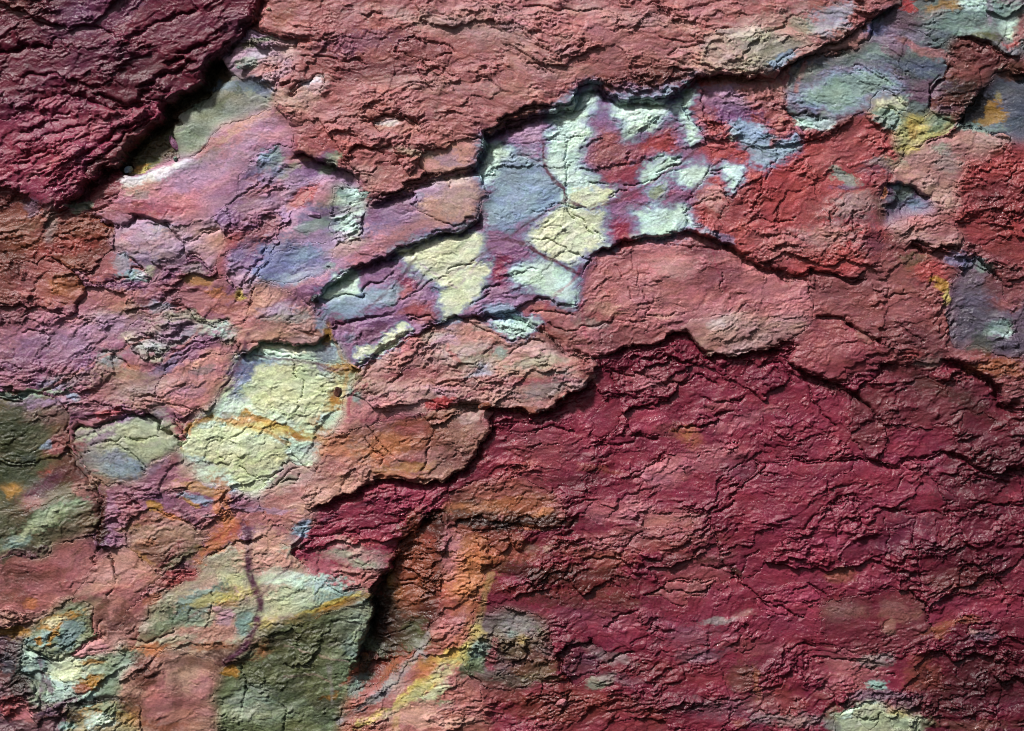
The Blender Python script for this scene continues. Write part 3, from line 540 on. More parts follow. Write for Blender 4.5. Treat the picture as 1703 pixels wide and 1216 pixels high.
# ------------------------------------------------------------------ mineral colours and some painted shade: colour x y rx ry angle(rising right) opacity softness
BL = '''
rose 900 30 200 40 0 .3 1
pinkgrey 1270 85 130 60 15 .6 .8
greygreen 1270 85 50 30 20 .45 .9
cream 1240 60 30 14 10 .3 .9
bluegrey 1380 30 40 24 30 .6 .8
greygreen 1330 40 24 16 0 .5 .9
bluegrey 1300 105 30 8 25 .8 .6
salmon 860 90 180 50 -10 .35 1
brickdk 660 75 50 30 30 .5 1
wine 560 60 50 26 0 .35 1
wine 560 110 60 20 5 .4 1
rust 475 25 30 16 30 .6 .7
pinkgrey 515 150 40 16 20 .8 .6
peach 500 175 40 12 10 .6 .8
pinkgrey 470 165 24 14 20 .7 .8
white 520 136 20 6 20 .6 .6
red 560 240 70 30 5 .35 1
salmon 560 180 60 20 10 .3 1
salmon 660 225 60 10 0 .6 .9
white 645 203 16 6 10 .7 .6
greygreen 690 255 50 8 -10 .4 .9
peach 770 262 50 24 15 .7 .8
lilac 745 262 20 10 10 .6 .8
salmon 660 300 60 22 15 .6 .9
pinkgrey 600 290 40 14 0 .4 .9
salmon 690 190 80 14 0 .35 1
pinkgrey 900 110 90 20 -12 .3 1
salmon 1000 90 80 20 -14 .4 1
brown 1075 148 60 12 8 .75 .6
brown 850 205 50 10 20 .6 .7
peach 1160 100 40 18 0 .4 .9
brickdk 620 120 90 16 5 .35 1
pinkgrey 840 20 120 12 0 .3 1
wine 60 60 120 60 20 .3 1
purple 150 30 90 30 20 .35 1
brickdk 30 20 40 40 0 .5 1
rust 30 15 20 20 0 .3 1
crimson 110 250 90 40 35 .35 1
brickdk 240 150 80 26 30 .4 1
olive 420 72 30 9 20 .8 .6
greygreen 445 62 18 7 0 .7 .7
lilac 440 85 40 12 10 .6 .8
white 425 95 30 8 20 .4 .8
greygreen 410 108 22 8 0 .7 .7
salmon 440 118 34 9 20 .7 .7
pinkgrey 480 88 16 26 60 .5 .8
steel 400 140 50 12 0 .6 .9
olive 360 170 50 14 40 .6 .9
greygreen 310 225 30 24 0 .6 .9
olive 330 215 30 10 40 .35 .9
slate 440 150 20 10 0 .6 .8
white 250 293 50 10 16 1 .6
peach 232 310 36 14 10 .7 .8
white 215 300 22 10 0 .8 .7
white 290 277 40 7 20 .8 .7
grey 235 325 22 9 20 .7 .7
greygreen 212 325 14 5 20 .4 .8
lilac 330 270 60 14 30 .7 .9
salmon 350 240 40 9 35 .8 .7
peach 400 212 50 8 28 .8 .7
grey 330 265 50 8 30 .45 .8
lilac 420 225 36 16 40 .6 .9
rose 300 325 90 12 10 .6 .9
crimson 250 345 60 12 0 .7 .8
brick 210 350 60 14 0 .7 .8
red 250 355 50 8 0 .5 .8
olive 238 270 22 8 15 .9 .6
ochre 225 275 14 5 15 .8 .6
yellow 230 279 22 3 12 .7 .6
bluegrey 450 265 20 22 30 .9 .6
teal 462 255 12 14 30 .8 .7
grey 440 280 30 14 30 .4 .8
slate 430 280 40 8 40 .6 .9
purple 520 280 40 22 30 .8 .8
salmon 500 262 30 12 20 .7 .8
greygreen 470 285 40 8 30 .6 .8
greygreen 545 275 26 12 40 .8 .7
lilac 470 320 60 24 35 .7 .9
red 510 325 26 18 35 .9 .6
salmon 495 335 30 10 30 .6 .8
rose 440 310 30 24 0 .7 .9
salmon 430 350 36 30 30 .6 .9
brick 420 400 30 20 60 .6 .8
brick 440 380 26 40 -20 .55 .9
purple 400 350 50 14 20 .55 .9
grey 420 340 30 12 20 .5 .9
slate 400 420 30 14 50 .4 .9
purple 380 310 60 14 20 .4 .9
olive 545 345 20 16 20 .5 .9
slate 530 370 30 30 50 .7 .9
lilac 500 400 40 18 30 .6 .9
teal 585 322 20 8 10 1 .5
mint 590 318 12 5 5 .8 .6
mint 585 375 14 36 -25 .9 .6
white 570 395 16 12 0 .6 .8
teal 520 375 26 10 20 .7 .8
purple 560 350 40 8 10 .6 .9
lilac 540 405 40 18 10 .7 .9
purple 650 350 60 22 20 .8 .9
salmon 700 380 80 18 25 .6 .9
rose 600 430 50 16 28 .7 .9
peach 740 360 50 20 20 .5 .9
pinkgrey 770 330 40 30 0 .8 .9
lilac 700 325 40 12 15 .7 .9
white 750 300 40 10 15 .35 .9
bluegrey 480 445 60 26 20 .9 .9
slate 460 425 40 30 30 .8 .9
lilac 540 440 60 20 20 .6 .9
bluegrey 500 460 40 10 20 .5 .9
pinkgrey 580 410 30 12 20 .7 .9
teal 548 442 10 8 30 .8 .7
purple 520 485 60 16 30 .7 .9
lilac 240 400 50 40 0 .5 1
rose 210 395 24 10 30 .6 .9
bluegrey 250 385 30 14 30 .5 .9
grey 215 415 30 14 10 .4 .9
salmon 225 405 30 8 20 .4 .9
slate 270 440 30 14 0 .4 .9
teal 220 460 26 10 0 1 .5
white 230 455 10 5 20 .7 .6
purple 205 472 50 12 0 .7 .8
bluegrey 200 440 20 16 -40 .6 .8
cream 247 446 8 8 0 .7 .7
brick 60 370 60 24 20 .5 1
rust 30 400 40 24 0 .5 .9
rust 140 380 40 30 0 .5 .9
olive 40 375 40 12 10 .3 .9
grey 80 370 14 30 0 .5 .9
greygreen 130 340 20 8 10 .7 .6
slate 50 345 20 14 30 .4 .8
red 100 410 60 14 10 .5 1
rust 100 485 30 30 0 .7 .9
brick 40 490 50 30 0 .7 .9
orange 95 475 20 14 0 .5 .8
salmon 190 500 70 24 0 .9 .9
peach 200 510 30 14 0 .6 .9
brick 300 470 50 40 0 .55 1
grey 320 450 24 14 0 .6 .8
ochre 325 465 26 9 0 .7 .8
purple 280 460 20 12 30 .6 .9
salmon 340 500 50 24 10 .9 .9
orange 355 483 20 9 10 .9 .7
orange 375 485 24 7 -10 .6 .8
plum 370 515 30 8 10 .8 .8
plum 240 500 30 6 10 .6 .8
olive 210 520 30 20 0 .6 .9
grey 180 530 50 20 0 .7 .9
lilac 160 545 60 14 20 .6 .9
rose 60 540 80 20 10 .6 .9
brick 60 520 70 20 10 .4 1
slate 90 580 50 24 0 .8 .9
purple 60 600 50 24 0 .7 .9
purple 240 540 30 12 20 .6 .9
cream 215 565 16 12 0 .8 .8
olive 225 555 24 6 20 .5 .8
teal 250 575 36 14 0 .9 .7
mint 245 575 20 7 0 .7 .7
greygreen 260 595 24 6 0 .8 .8
bluegrey 260 510 20 10 0 .8 .8
greygreen 320 530 50 8 -10 .9 .7
cream 345 535 24 4 -5 .7 .7
teal 360 548 36 18 0 1 .6
mint 365 550 24 12 0 .5 .9
lilac 290 550 30 12 30 .5 .9
purple 310 585 60 14 30 .9 .8
slate 280 600 40 12 30 .6 .9
teal 175 600 26 16 -10 .9 .7
greygreen 190 620 40 14 0 .6 .9
plum 110 620 60 12 0 .5 1
sand 200 640 50 30 0 .7 .9
orange 215 610 14 7 0 .7 .8
slate 100 635 40 14 10 .8 .9
brick 140 640 50 30 0 .4 1
bluegrey 120 660 12 10 0 .9 .6
greygreen 50 655 60 7 8 1 .5
teal 20 658 30 5 0 .8 .7
lilac 50 672 50 8 0 .7 .9
grey 70 690 60 14 0 .6 .9
salmon 170 670 50 20 0 .5 .9
red 180 690 30 8 15 .7 .8
sand 240 670 36 18 0 .6 .9
peach 290 660 30 16 20 .5 .9
rose 350 610 40 20 30 .7 .9
peach 340 600 30 12 20 .7 .9
grey 335 618 22 9 10 .9 .7
olive 340 615 12 5 20 .5 .8
lilac 290 655 20 14 0 .6 .9
rose 310 670 30 14 20 .7 .9
grey 260 685 16 12 30 .7 .7
orange 400 520 40 40 0 .4 1
peach 445 490 30 16 0 .8 .9
salmon 420 535 30 14 0 .9 .8
grey 475 525 40 16 0 .9 .8
lilac 465 515 30 10 10 .6 .9
sand 450 560 50 10 0 .7 .8
rust 520 555 26 9 0 .6 .8
peach 435 560 20 10 0 .5 .8
ochre 540 560 10 20 0 .9 .7
ochre 395 490 10 9 40 .8 .7
yellow 397 487 8 9 40 .7 .7
purple 380 480 16 8 0 .7 .9
bluegrey 535 535 8 24 -20 .8 .7
cream 460 585 44 8 -2 1 .5
mint 445 590 40 8 0 .7 .7
slate 540 590 20 18 0 .7 .9
slate 405 620 34 30 40 .9 .8
bluegrey 430 605 40 8 0 .8 .8
slate 395 655 20 16 0 .5 .9
lime 500 640 50 30 0 .5 1
mint 480 640 50 20 10 .8 .9
yellow 560 650 16 30 0 .6 .9
purple 520 612 60 5 -6 .7 .7
plum 535 640 20 12 10 .7 .8
grey 540 632 24 9 10 .4 .8
ochre 552 662 16 14 0 1 .7
brown 556 655 10 10 0 .9 .7
ochre 530 680 6 24 10 .9 .6
olive 530 670 4 20 10 .8 .7
yellow 545 680 10 16 0 .6 .8
ochre 570 610 26 12 0 .9 .8
olive 580 625 20 12 0 .7 .8
ochre 450 705 60 8 -18 1 .7
yellow 430 710 80 14 -12 .8 .8
orange 400 697 40 6 -4 .6 .8
cream 375 690 16 5 -10 1 .5
grey 372 690 14 7 -10 .6 .6
ochre 500 730 26 8 -20 1 .7
yellow 520 730 24 8 -20 .6 .8
ochre 330 700 26 6 30 .8 .8
ochre 310 715 8 14 0 .9 .7
mint 370 730 60 20 -10 .5 1
lime 350 740 50 26 0 .8 .9
lime 400 780 40 30 0 .8 .9
grey 460 750 24 20 0 .7 .8
greygreen 450 760 20 14 0 .5 .9
purple 445 780 16 8 0 .5 .8
mint 510 750 24 14 0 .6 .9
mint 430 800 20 16 0 .6 .9
grey 360 770 30 8 -10 .6 .7
ochre 325 755 30 5 -20 .8 .7
grey 330 775 24 8 0 .7 .7
sand 310 780 20 14 0 .6 .8
bluegrey 360 815 36 6 -12 .9 .6
bluegrey 330 830 36 7 -12 .8 .6
ochre 330 812 40 8 -12 1 .6
ochre 320 838 20 5 -20 .8 .6
orange 365 830 16 40 0 .8 .8
orange 380 880 10 40 30 .7 .8
sand 300 810 30 12 0 .5 .9
pinkgrey 480 810 30 20 0 .9 .8
greygreen 470 800 20 8 10 .4 .8
peach 500 850 30 24 0 .6 .9
brick 560 740 60 40 -10 .3 1
salmon 560 760 30 30 0 .6 1
orange 560 745 40 20 -20 .6 .9
sand 610 650 40 20 20 .4 1
bluegrey 580 560 10 10 0 .5 1
rose 655 580 36 16 30 1 .7
pinkgrey 640 590 30 10 30 .7 .8
lilac 740 570 30 14 20 .6 .9
greygreen 720 560 20 9 30 .4 .9
white 780 580 50 12 10 .45 .9
sand 770 590 40 20 0 .5 1
peach 800 560 40 16 0 .4 1
teal 800 545 20 6 20 .3 .8
teal 830 585 12 12 30 .8 .7
greygreen 800 600 40 12 0 .5 .9
red 755 590 16 6 -60 .6 .8
bluegrey 800 620 30 12 30 .6 .9
lilac 730 650 24 10 0 .5 .9
salmon 740 640 50 16 0 .4 1
crimson 700 620 60 9 4 .5 .9
sand 880 610 70 24 0 .7 .9
greygreen 900 600 50 12 10 .5 .9
grey 910 640 50 22 20 .7 .9
brick 860 630 110 5 3 .8 .7
brick 975 615 14 20 0 .9 .8
red 920 670 50 10 20 .4 .9
rust 880 680 40 5 0 .8 .8
mint 940 666 2.5 2.5 0 1 .3
teal 590 660 10 20 40 .9 .8
olive 600 650 20 14 30 .4 .9
rose 630 680 60 24 10 .7 .9
red 730 670 24 7 20 1 .6
brick 640 660 30 10 0 .3 1
rust 690 735 50 20 15 .7 .9
orange 640 745 40 30 0 .7 .9
red 680 710 30 14 0 .4 .9
brown 760 730 40 40 30 .45 .9
pinkgrey 780 690 24 12 0 .8 .8
brickdk 760 770 36 14 20 .5 .9
ochre 680 780 36 10 5 .6 .8
orange 660 795 30 8 0 .5 .9
salmon 480 830 60 14 20 .8 .8
peach 550 815 50 16 20 .7 .9
red 660 765 30 12 0 .3 .9
rust 690 700 60 6 10 .7 .8
wine 620 860 60 24 10 .4 1
crimson 560 850 40 14 20 .5 1
red 600 905 60 12 10 .5 1
pinkgrey 590 930 60 24 -10 .8 .9
greygreen 570 925 20 8 0 .6 .8
greygreen 600 940 26 8 -10 .7 .8
salmon 610 970 40 20 0 .9 .9
rose 530 950 30 16 0 .5 .9
bluegrey 500 880 12 20 -30 1 .6
grey 470 905 30 14 0 .6 .8
teal 470 925 14 14 0 .8 .8
salmon 450 860 50 16 5 .9 .8
lilac 440 850 60 5 -2 .7 .8
peach 440 900 40 24 0 .9 .9
peach 440 940 50 18 0 1 .8
teal 530 985 70 22 -8 1 .7
mint 500 970 60 14 -10 .6 .9
lime 480 1000 50 24 10 .8 .9
cream 455 960 24 14 0 .5 .9
yellow 540 1010 60 6 22 1 .6
ochre 560 1006 50 4 20 .9 .6
ochre 490 1035 30 5 15 .6 .7
yellow 400 970 26 16 0 1 .7
lime 395 965 34 18 0 .7 .9
yellow 355 1000 50 12 20 .9 .7
ochre 360 1010 30 6 10 .5 .7
olive 375 985 16 10 0 .8 .7
teal 320 1010 50 20 28 .9 .8
green 285 1040 40 16 20 .8 .8
olive 285 1018 20 7 20 .8 .7
darkgreen 300 1035 16 5 10 1 .6
greygreen 320 1040 22 10 -10 .8 .7
peach 330 1060 60 14 5 1 .8
cream 290 1065 40 6 5 .6 .8
peach 370 1045 20 24 0 1 .8
lilac 370 1030 12 14 0 .5 .9
teal 405 1040 16 20 0 1 .7
yellow 440 1040 20 14 0 .6 .9
orange 440 1080 30 16 40 .9 .8
orange 350 1080 40 8 0 .7 .8
brown 400 1080 60 16 15 .7 .8
brown 350 1110 50 10 10 .6 .9
ochre 380 1122 14 9 0 1 .6
orange 360 900 50 16 45 .9 .8
red 375 890 30 10 30 .6 .9
red 300 960 30 10 20 .8 .8
orange 250 1000 20 9 30 .7 .8
orange 245 900 24 6 20 .3 .9
ochre 240 870 50 5 20 .4 .8
olive 300 930 40 10 30 .7 .9
ochre 235 930 26 6 -30 .5 .8
salmon 260 860 50 14 -10 .5 .9
plum 310 860 30 8 -35 .8 .8
orange 270 855 30 5 -20 .9 .7
ochre 250 845 14 6 -10 .9 .7
brick 210 855 30 20 -20 .5 .9
brown 165 860 10 50 0 .9 .7
brown 140 765 8 50 25 .6 .8
salmon 140 820 30 12 -30 .6 .8
brick 205 840 24 20 0 .5 .9
plumgrey 155 715 40 6 20 .7 .8
purple 205 702 22 10 15 .9 .7
purple 165 730 50 8 20 .7 .8
brick 130 745 16 10 20 .8 .8
grey 160 765 40 30 0 .7 .9
bluegrey 200 770 40 24 10 .7 .9
sand 150 800 30 10 0 .8 .8
cream 260 720 30 24 0 .5 1
brick 156 785 8 4 0 .8 .6
lilac 260 775 20 6 40 .6 .8
brick 60 690 50 14 0 .3 .9
olive 20 740 40 40 0 .6 1
grey 50 720 30 30 0 .4 1
brick 90 740 26 20 30 .8 .8
bluegrey 70 742 12 8 20 .8 .7
slate 40 760 14 8 0 .8 .7
darkgreen 20 800 40 40 0 .7 1
ochre 15 810 16 14 30 .9 .7
red 70 785 16 10 0 .8 .8
plum 70 810 50 10 30 .9 .8
brick 45 830 20 26 30 .6 .9
brick 130 790 24 12 20 .7 .8
brown 100 775 40 14 20 .6 .9
green 70 870 70 18 32 1 .7
lime 60 875 50 7 32 .8 .8
teal 25 905 26 12 20 .9 .8
cream 95 850 14 7 20 .6 .8
plum 20 925 40 9 10 .8 .8
brown 15 950 30 16 0 .7 .9
brick 90 950 60 24 0 .6 1
salmon 130 930 24 20 0 .5 .9
brown 30 1000 40 16 -20 .6 .8
orange 50 1010 14 9 0 .7 .8
salmon 15 1015 14 8 0 .8 .7
ochre 20 1055 30 9 0 .9 .8
ochre 95 1035 40 12 20 1 .7
cream 90 1035 24 6 20 .6 .7
tealdk 110 1060 20 34 -50 1 .6
teal 65 1065 24 10 10 1 .7
ochre 82 1062 5 14 -30 1 .5
ochre 60 1065 5 5 0 1 .5
brown 165 1020 12 40 -30 .8 .8
brown 190 1040 30 20 30 .7 .8
olive 150 1000 20 14 0 .5 .9
salmon 175 1085 30 9 0 .4 .9
orange 240 1085 40 12 0 .9 .8
greygreen 200 1100 40 16 10 1 .8
ochre 140 1105 30 5 0 .8 .7
cream 100 1115 40 20 0 .8 .8
ochre 150 1135 24 12 20 1 .6
rust 130 1148 12 8 20 .9 .6
green 180 1140 18 30 -20 .7 .8
plumgrey 75 1140 10 22 20 .8 .6
duskgrey 60 1100 10 20 20 .6 .8
teal 40 1120 20 14 -20 1 .7
teal 60 1160 12 20 -20 1 .6
dark 30 1145 16 20 0 .8 .8
duskgrey 10 1105 14 20 0 .9 .7
plumgrey 90 1180 40 8 25 .9 .7
red 20 1180 30 20 0 .6 .9
rose 40 1190 14 16 0 .8 .8
ochre 135 1192 24 7 25 1 .7
mint 160 1200 24 14 0 .8 .8
green 180 1180 30 14 0 .8 .8
teal 110 1210 20 8 0 1 .7
salmon 260 1160 24 40 0 .9 .8
brown 235 1120 20 30 0 .9 .8
brown 215 1170 20 20 0 .8 .9
rust 270 1210 40 10 0 .8 .8
sand 310 1130 30 24 0 .8 .9
rose 330 1140 20 20 20 .5 .9
brown 290 1160 8 50 0 .5 .8
olive 480 1060 70 24 12 .9 .9
darkgreen 530 1110 50 30 0 .5 1
dark 450 1070 16 14 0 .7 .8
darkgreen 560 1040 40 12 10 .6 .9
greygreen 590 1050 20 30 0 .9 .8
mint 600 1010 14 14 0 .6 .8
grey 560 1070 30 8 20 .5 .8
olive 470 1130 50 20 0 .6 1
teal 420 1170 40 26 0 .7 .9
greygreen 470 1190 30 14 30 .6 .9
rust 590 1120 24 9 45 1 .6
orange 600 1100 9 7 0 .9 .6
ochre 545 1162 20 5 20 1 .6
darkgreen 630 1060 20 40 10 1 .7
black 628 1030 10 30 0 .7 .8
green 620 1080 20 14 0 .7 .8
olive 680 1060 26 34 0 .9 .8
brown 660 1030 24 30 0 .8 .9
ochre 655 985 14 30 10 .8 .8
olive 650 960 5 20 0 .8 .7
red 690 930 30 40 0 .35 1
rust 690 860 14 14 0 .5 .9
black 715 862 16 14 30 .4 .9
rust 650 1110 24 9 45 1 .7
darkgreen 600 1120 14 26 0 .7 .8
teal 590 1145 12 16 0 .7 .8
grey 640 1150 40 10 40 1 .7
grey 690 1080 8 40 35 .8 .7
darkgreen 540 1195 30 12 20 .8 .8
pinkgrey 665 1145 20 14 30 .8 .8
salmon 680 1120 24 16 30 .6 .8
ochre 710 1110 24 14 20 .8 .8
yellow 745 1095 34 14 35 1 .7
yellow 700 1145 44 12 35 .9 .7
lime 720 1155 30 10 20 .9 .8
yellow 630 1195 40 8 25 1 .7
green 790 1100 30 24 20 .9 .7
darkgreen 780 1125 24 10 20 .7 .7
teal 800 1085 20 14 20 .7 .8
peach 680 1190 60 14 10 1 .8
green 740 1175 16 7 0 .8 .8
rose 745 1180 24 7 0 .6 .8
peach 720 1205 80 10 0 .9 .8
salmon 790 1180 30 20 0 .6 .9
salmon 760 1050 30 24 0 .9 .9
orange 770 960 36 50 -10 .9 .9
rose 750 920 20 50 0 .7 .9
red 740 1010 20 40 0 .4 .9
grey 865 1050 34 26 0 .8 .8
olive 860 1080 30 18 0 .8 .8
teal 855 1055 12 6 0 .8 .7
yellow 870 1065 8 8 0 .5 .8
olive 890 1120 34 20 0 .8 .9
crimson 820 1095 8 30 -10 .8 .8
brownred 880 1160 70 14 0 .5 .9
brick 820 1150 40 14 0 .6 .8
brown 900 1190 40 16 0 .5 .9
rust 860 850 44 14 10 .9 .8
brown 880 870 70 7 0 .9 .7
orange 885 855 24 8 10 .9 .8
rust 790 865 50 12 -8 .9 .8
olive 800 850 40 16 0 .4 .9
sand 910 915 10 8 0 .9 .7
grey 880 915 14 9 0 .6 .7
rust 850 920 50 24 0 .6 1
orange 800 930 40 30 -20 .6 1
brownred 960 960 100 30 -14 .55 1
brownred 900 990 80 16 -10 .5 1
orange 1148 728 24 14 -35 .75 .9
ochre 1150 730 10 7 0 .5 .8
brown 1115 715 30 14 0 .4 .9
rust 880 775 14 8 30 .6 .8
rose 1070 790 20 2 42 .6 .5
rose 1080 630 40 14 0 .3 1
crimson 980 740 90 40 0 .35 1
wineP 1180 740 90 30 10 .5 1
rose 1190 760 60 18 15 .35 1
brick 900 750 60 40 0 .4 1
crimson 1080 830 100 24 10 .4 1
rose 1030 850 60 20 10 .45 1
salmon 1120 865 60 9 8 .6 .8
salmon 1040 900 90 24 10 .4 1
rust 1000 930 60 20 -6 .4 1
brick 1160 940 60 50 0 .5 1
crimson 1350 900 90 50 20 .4 1
plumgrey 1000 1030 120 24 0 .25 1
plum 1230 780 40 24 0 .4 1
crimson 1500 770 100 40 0 .3 1
wineP 1300 700 90 60 0 .35 1
maroon 1620 900 120 90 0 .5 1
maroon 1650 760 100 60 0 .4 1
pinkgrey 1240 1025 16 5 10 .35 .8
grey 1190 1035 34 6 6 .7 .8
plumgrey 1150 1060 60 20 0 .4 1
grey 1010 1090 60 8 -20 .5 .9
greygreen 1000 1140 24 9 20 .7 .8
plumgrey 1040 1135 40 10 -10 .6 .9
brick 1250 1080 60 14 0 .4 .9
duskgrey 1170 1095 40 10 10 .4 .9
brown 1240 1130 24 30 0 .7 .9
rust 1262 1140 4 34 5 .7 .6
rust 1235 1205 10 9 0 .5 .7
duskgrey 1200 1180 50 20 0 .3 1
plumgrey 1270 1180 30 30 0 .4 1
sand 1400 1020 40 14 0 .22 1
sand 1500 1020 36 20 0 .22 1
sand 1485 1045 12 14 0 .4 .9
wine 1462 1020 5 50 -3 .8 .7
rust 1590 1040 60 5 15 .6 .8
rust 1570 1055 14 18 50 .7 .8
pinkgrey 1625 1050 8 5 0 .4 .8
duskgrey 1640 1060 24 10 0 .4 .9
orange 1400 960 24 12 20 .3 1
rust 1410 960 20 14 0 .35 .9
rust 1600 970 60 20 0 .4 1
salmon 1420 1120 50 40 10 .45 1
grey 1460 1100 30 12 0 .6 .9
teal 1463 1140 18 8 0 1 .6
plumgrey 1455 1160 40 9 0 .6 .8
dark 1418 1170 12 10 0 .8 .8
mint 1420 1195 24 14 0 .8 .8
olive 1468 1200 10 10 0 .6 .7
cream 1530 1205 20 12 0 .9 .7
plumgrey 1500 1168 30 14 -30 .6 .8
grey 1390 1210 24 8 0 .9 .8
rust 1300 1170 50 30 0 .3 1
grey 1330 1200 60 12 0 .5 1
black 1620 1160 80 30 0 .35 1
brown 1600 1210 90 9 0 .7 .9
rust 1540 1130 40 30 0 .5 1
red 1340 1170 14 8 0 .4 .9
red 1310 270 60 50 0 .6 1
red 1290 330 60 50 0 .6 1
salmon 1320 400 70 18 0 .5 1
brick 1400 260 60 20 10 .4 1
greygreen 1410 295 24 12 -40 .9 .7
slate 1412 312 20 8 0 .6 .8
crimson 1440 300 8 40 -50 .4 .9
greygreen 1480 270 24 12 0 .6 .9
plumgrey 1460 275 30 14 0 .6 .8
grey 1420 340 50 20 10 .4 1
plumgrey 1430 360 36 30 0 .4 1
plum 1450 400 20 40 0 .6 .9
salmon 1400 390 50 9 0 .5 .9
brown 1465 350 12 24 0 .7 .9
teal 1505 320 18 14 40 .7 .8
bluegrey 1495 305 9 6 0 .8 .7
orange 1474 318 4 14 0 .8 .7
steel 1525 340 14 12 0 .6 .8
salmon 1540 375 30 14 0 .8 .8
greygreen 1570 245 16 12 0 .6 .9
grey 1580 270 24 16 0 .5 .9
pinkgrey 1560 320 40 14 -40 .7 .9
peach 1520 290 30 10 -20 .5 .8
yellow 1525 200 16 14 0 .7 .8
yellow 1510 245 16 9 0 .7 .8
ochre 1520 215 8 16 0 .6 .8
green 1565 208 22 8 30 .9 .7
teal 1560 200 20 9 0 .5 .8
olive 1500 245 16 14 0 .5 .9
teal 1475 195 26 20 0 .9 .7
cream 1490 170 16 12 0 .9 .7
cream 1463 170 12 8 0 1 .5
mint 1440 135 34 10 -10 .7 .9
mint 1375 195 14 18 0 .6 .9
teal 1350 200 30 8 0 .7 .8
mint 1345 205 24 8 -10 .8 .8
greygreen 1360 120 40 14 0 .5 .9
plumgrey 1540 150 30 24 -10 .9 .9
plumgrey 1520 140 24 12 -20 .6 .9
slate 1530 110 40 14 -10 .9 .9
olive 1500 120 24 12 0 .7 .9
plumgrey 1490 80 24 14 0 .8 .8
lilac 1500 60 50 20 0 .5 .9
slate 1460 45 24 9 0 .9 .8
salmon 1550 85 50 8 -20 .8 .8
plumgrey 1500 30 50 20 0 .8 .9
red 1515 8 16 12 0 1 .6
ochre 1570 8 40 9 0 .7 .8
grey 1560 25 20 14 0 .8 .8
tealdk 1590 35 50 14 0 .8 .9
mint 1630 8 30 14 0 1 .7
teal 1670 20 40 20 0 .9 .8
teal 1610 50 40 8 0 .9 .8
olive 1640 60 30 8 -10 .9 .8
mint 1680 45 16 14 0 .9 .7
brick 1698 50 12 30 0 .8 .7
red 1685 72 14 8 0 .8 .7
lilac 1648 20 6 24 0 .7 .8
brown 1590 150 30 18 0 .9 .8
dark 1600 140 20 9 0 .7 .8
plumgrey 1580 182 24 10 0 .7 .8
pinkgrey 1615 170 16 14 30 .6 .9
brick 1600 120 40 9 0 .5 .9
teal 1640 210 40 10 0 .9 .8
deepslate 1695 180 16 30 0 .8 .9
black 1640 172 34 20 40 1 .6
dochre 1662 180 16 22 30 1 .5
yellow 1665 158 8 12 0 .3 .9
dochre 1650 198 20 6 0 .9 .7
cream 1665 111 2.5 2.5 0 1 .3
brown 1690 115 18 16 0 .8 .8
salmon 1490 460 70 30 0 .3 1
olive 1530 440 26 18 0 .6 1
red 1550 450 36 18 0 .8 .9
ochre 1565 470 14 12 0 1 .7
yellow 1575 490 6 14 0 .7 .8
slate 1600 430 24 16 0 .7 .9
teal 1640 445 14 9 0 .6 .8
plum 1650 510 20 14 0 .5 .9
teal 1665 545 20 14 20 .9 .8
mint 1680 552 12 7 20 .7 .8
darkgreen 1640 570 20 16 0 .7 .8
rust 1665 610 50 16 0 .9 .8
rust 1640 612 30 9 0 .7 .8
brickdk 1670 480 40 30 0 .8 .9
brick 1680 500 30 14 0 .6 .9
red 1520 590 16 8 0 .6 .9
brickdk 1490 580 50 14 0 .5 1
grey 1550 600 24 10 0 .4 1
brown 1390 430 50 14 0 .3 1
red 1400 440 50 14 0 .7 .8
pinkgrey 1215 535 24 20 0 .8 .9
white 1190 540 12 8 0 .3 .9
salmon 1060 480 80 40 0 .5 1
pinkgrey 1120 440 40 20 0 .35 1
sand 1010 515 30 9 -6 .5 .9
grey 980 535 30 8 -20 .6 .9
salmon 930 520 50 12 0 .7 .9
brickdk 1000 570 60 12 10 .8 .9
brickdk 900 560 50 10 -35 .7 .9
brickdk 1180 420 50 20 -10 .6 .9
wine 1190 450 40 40 0 .4 1
peach 1100 525 20 6 0 .5 .9
brown 950 560 50 12 -20 .5 .9
sand 1440 560 14 9 -10 .4 .9
'''  # maroon at the right: darker rock, with the edge falloff painted in
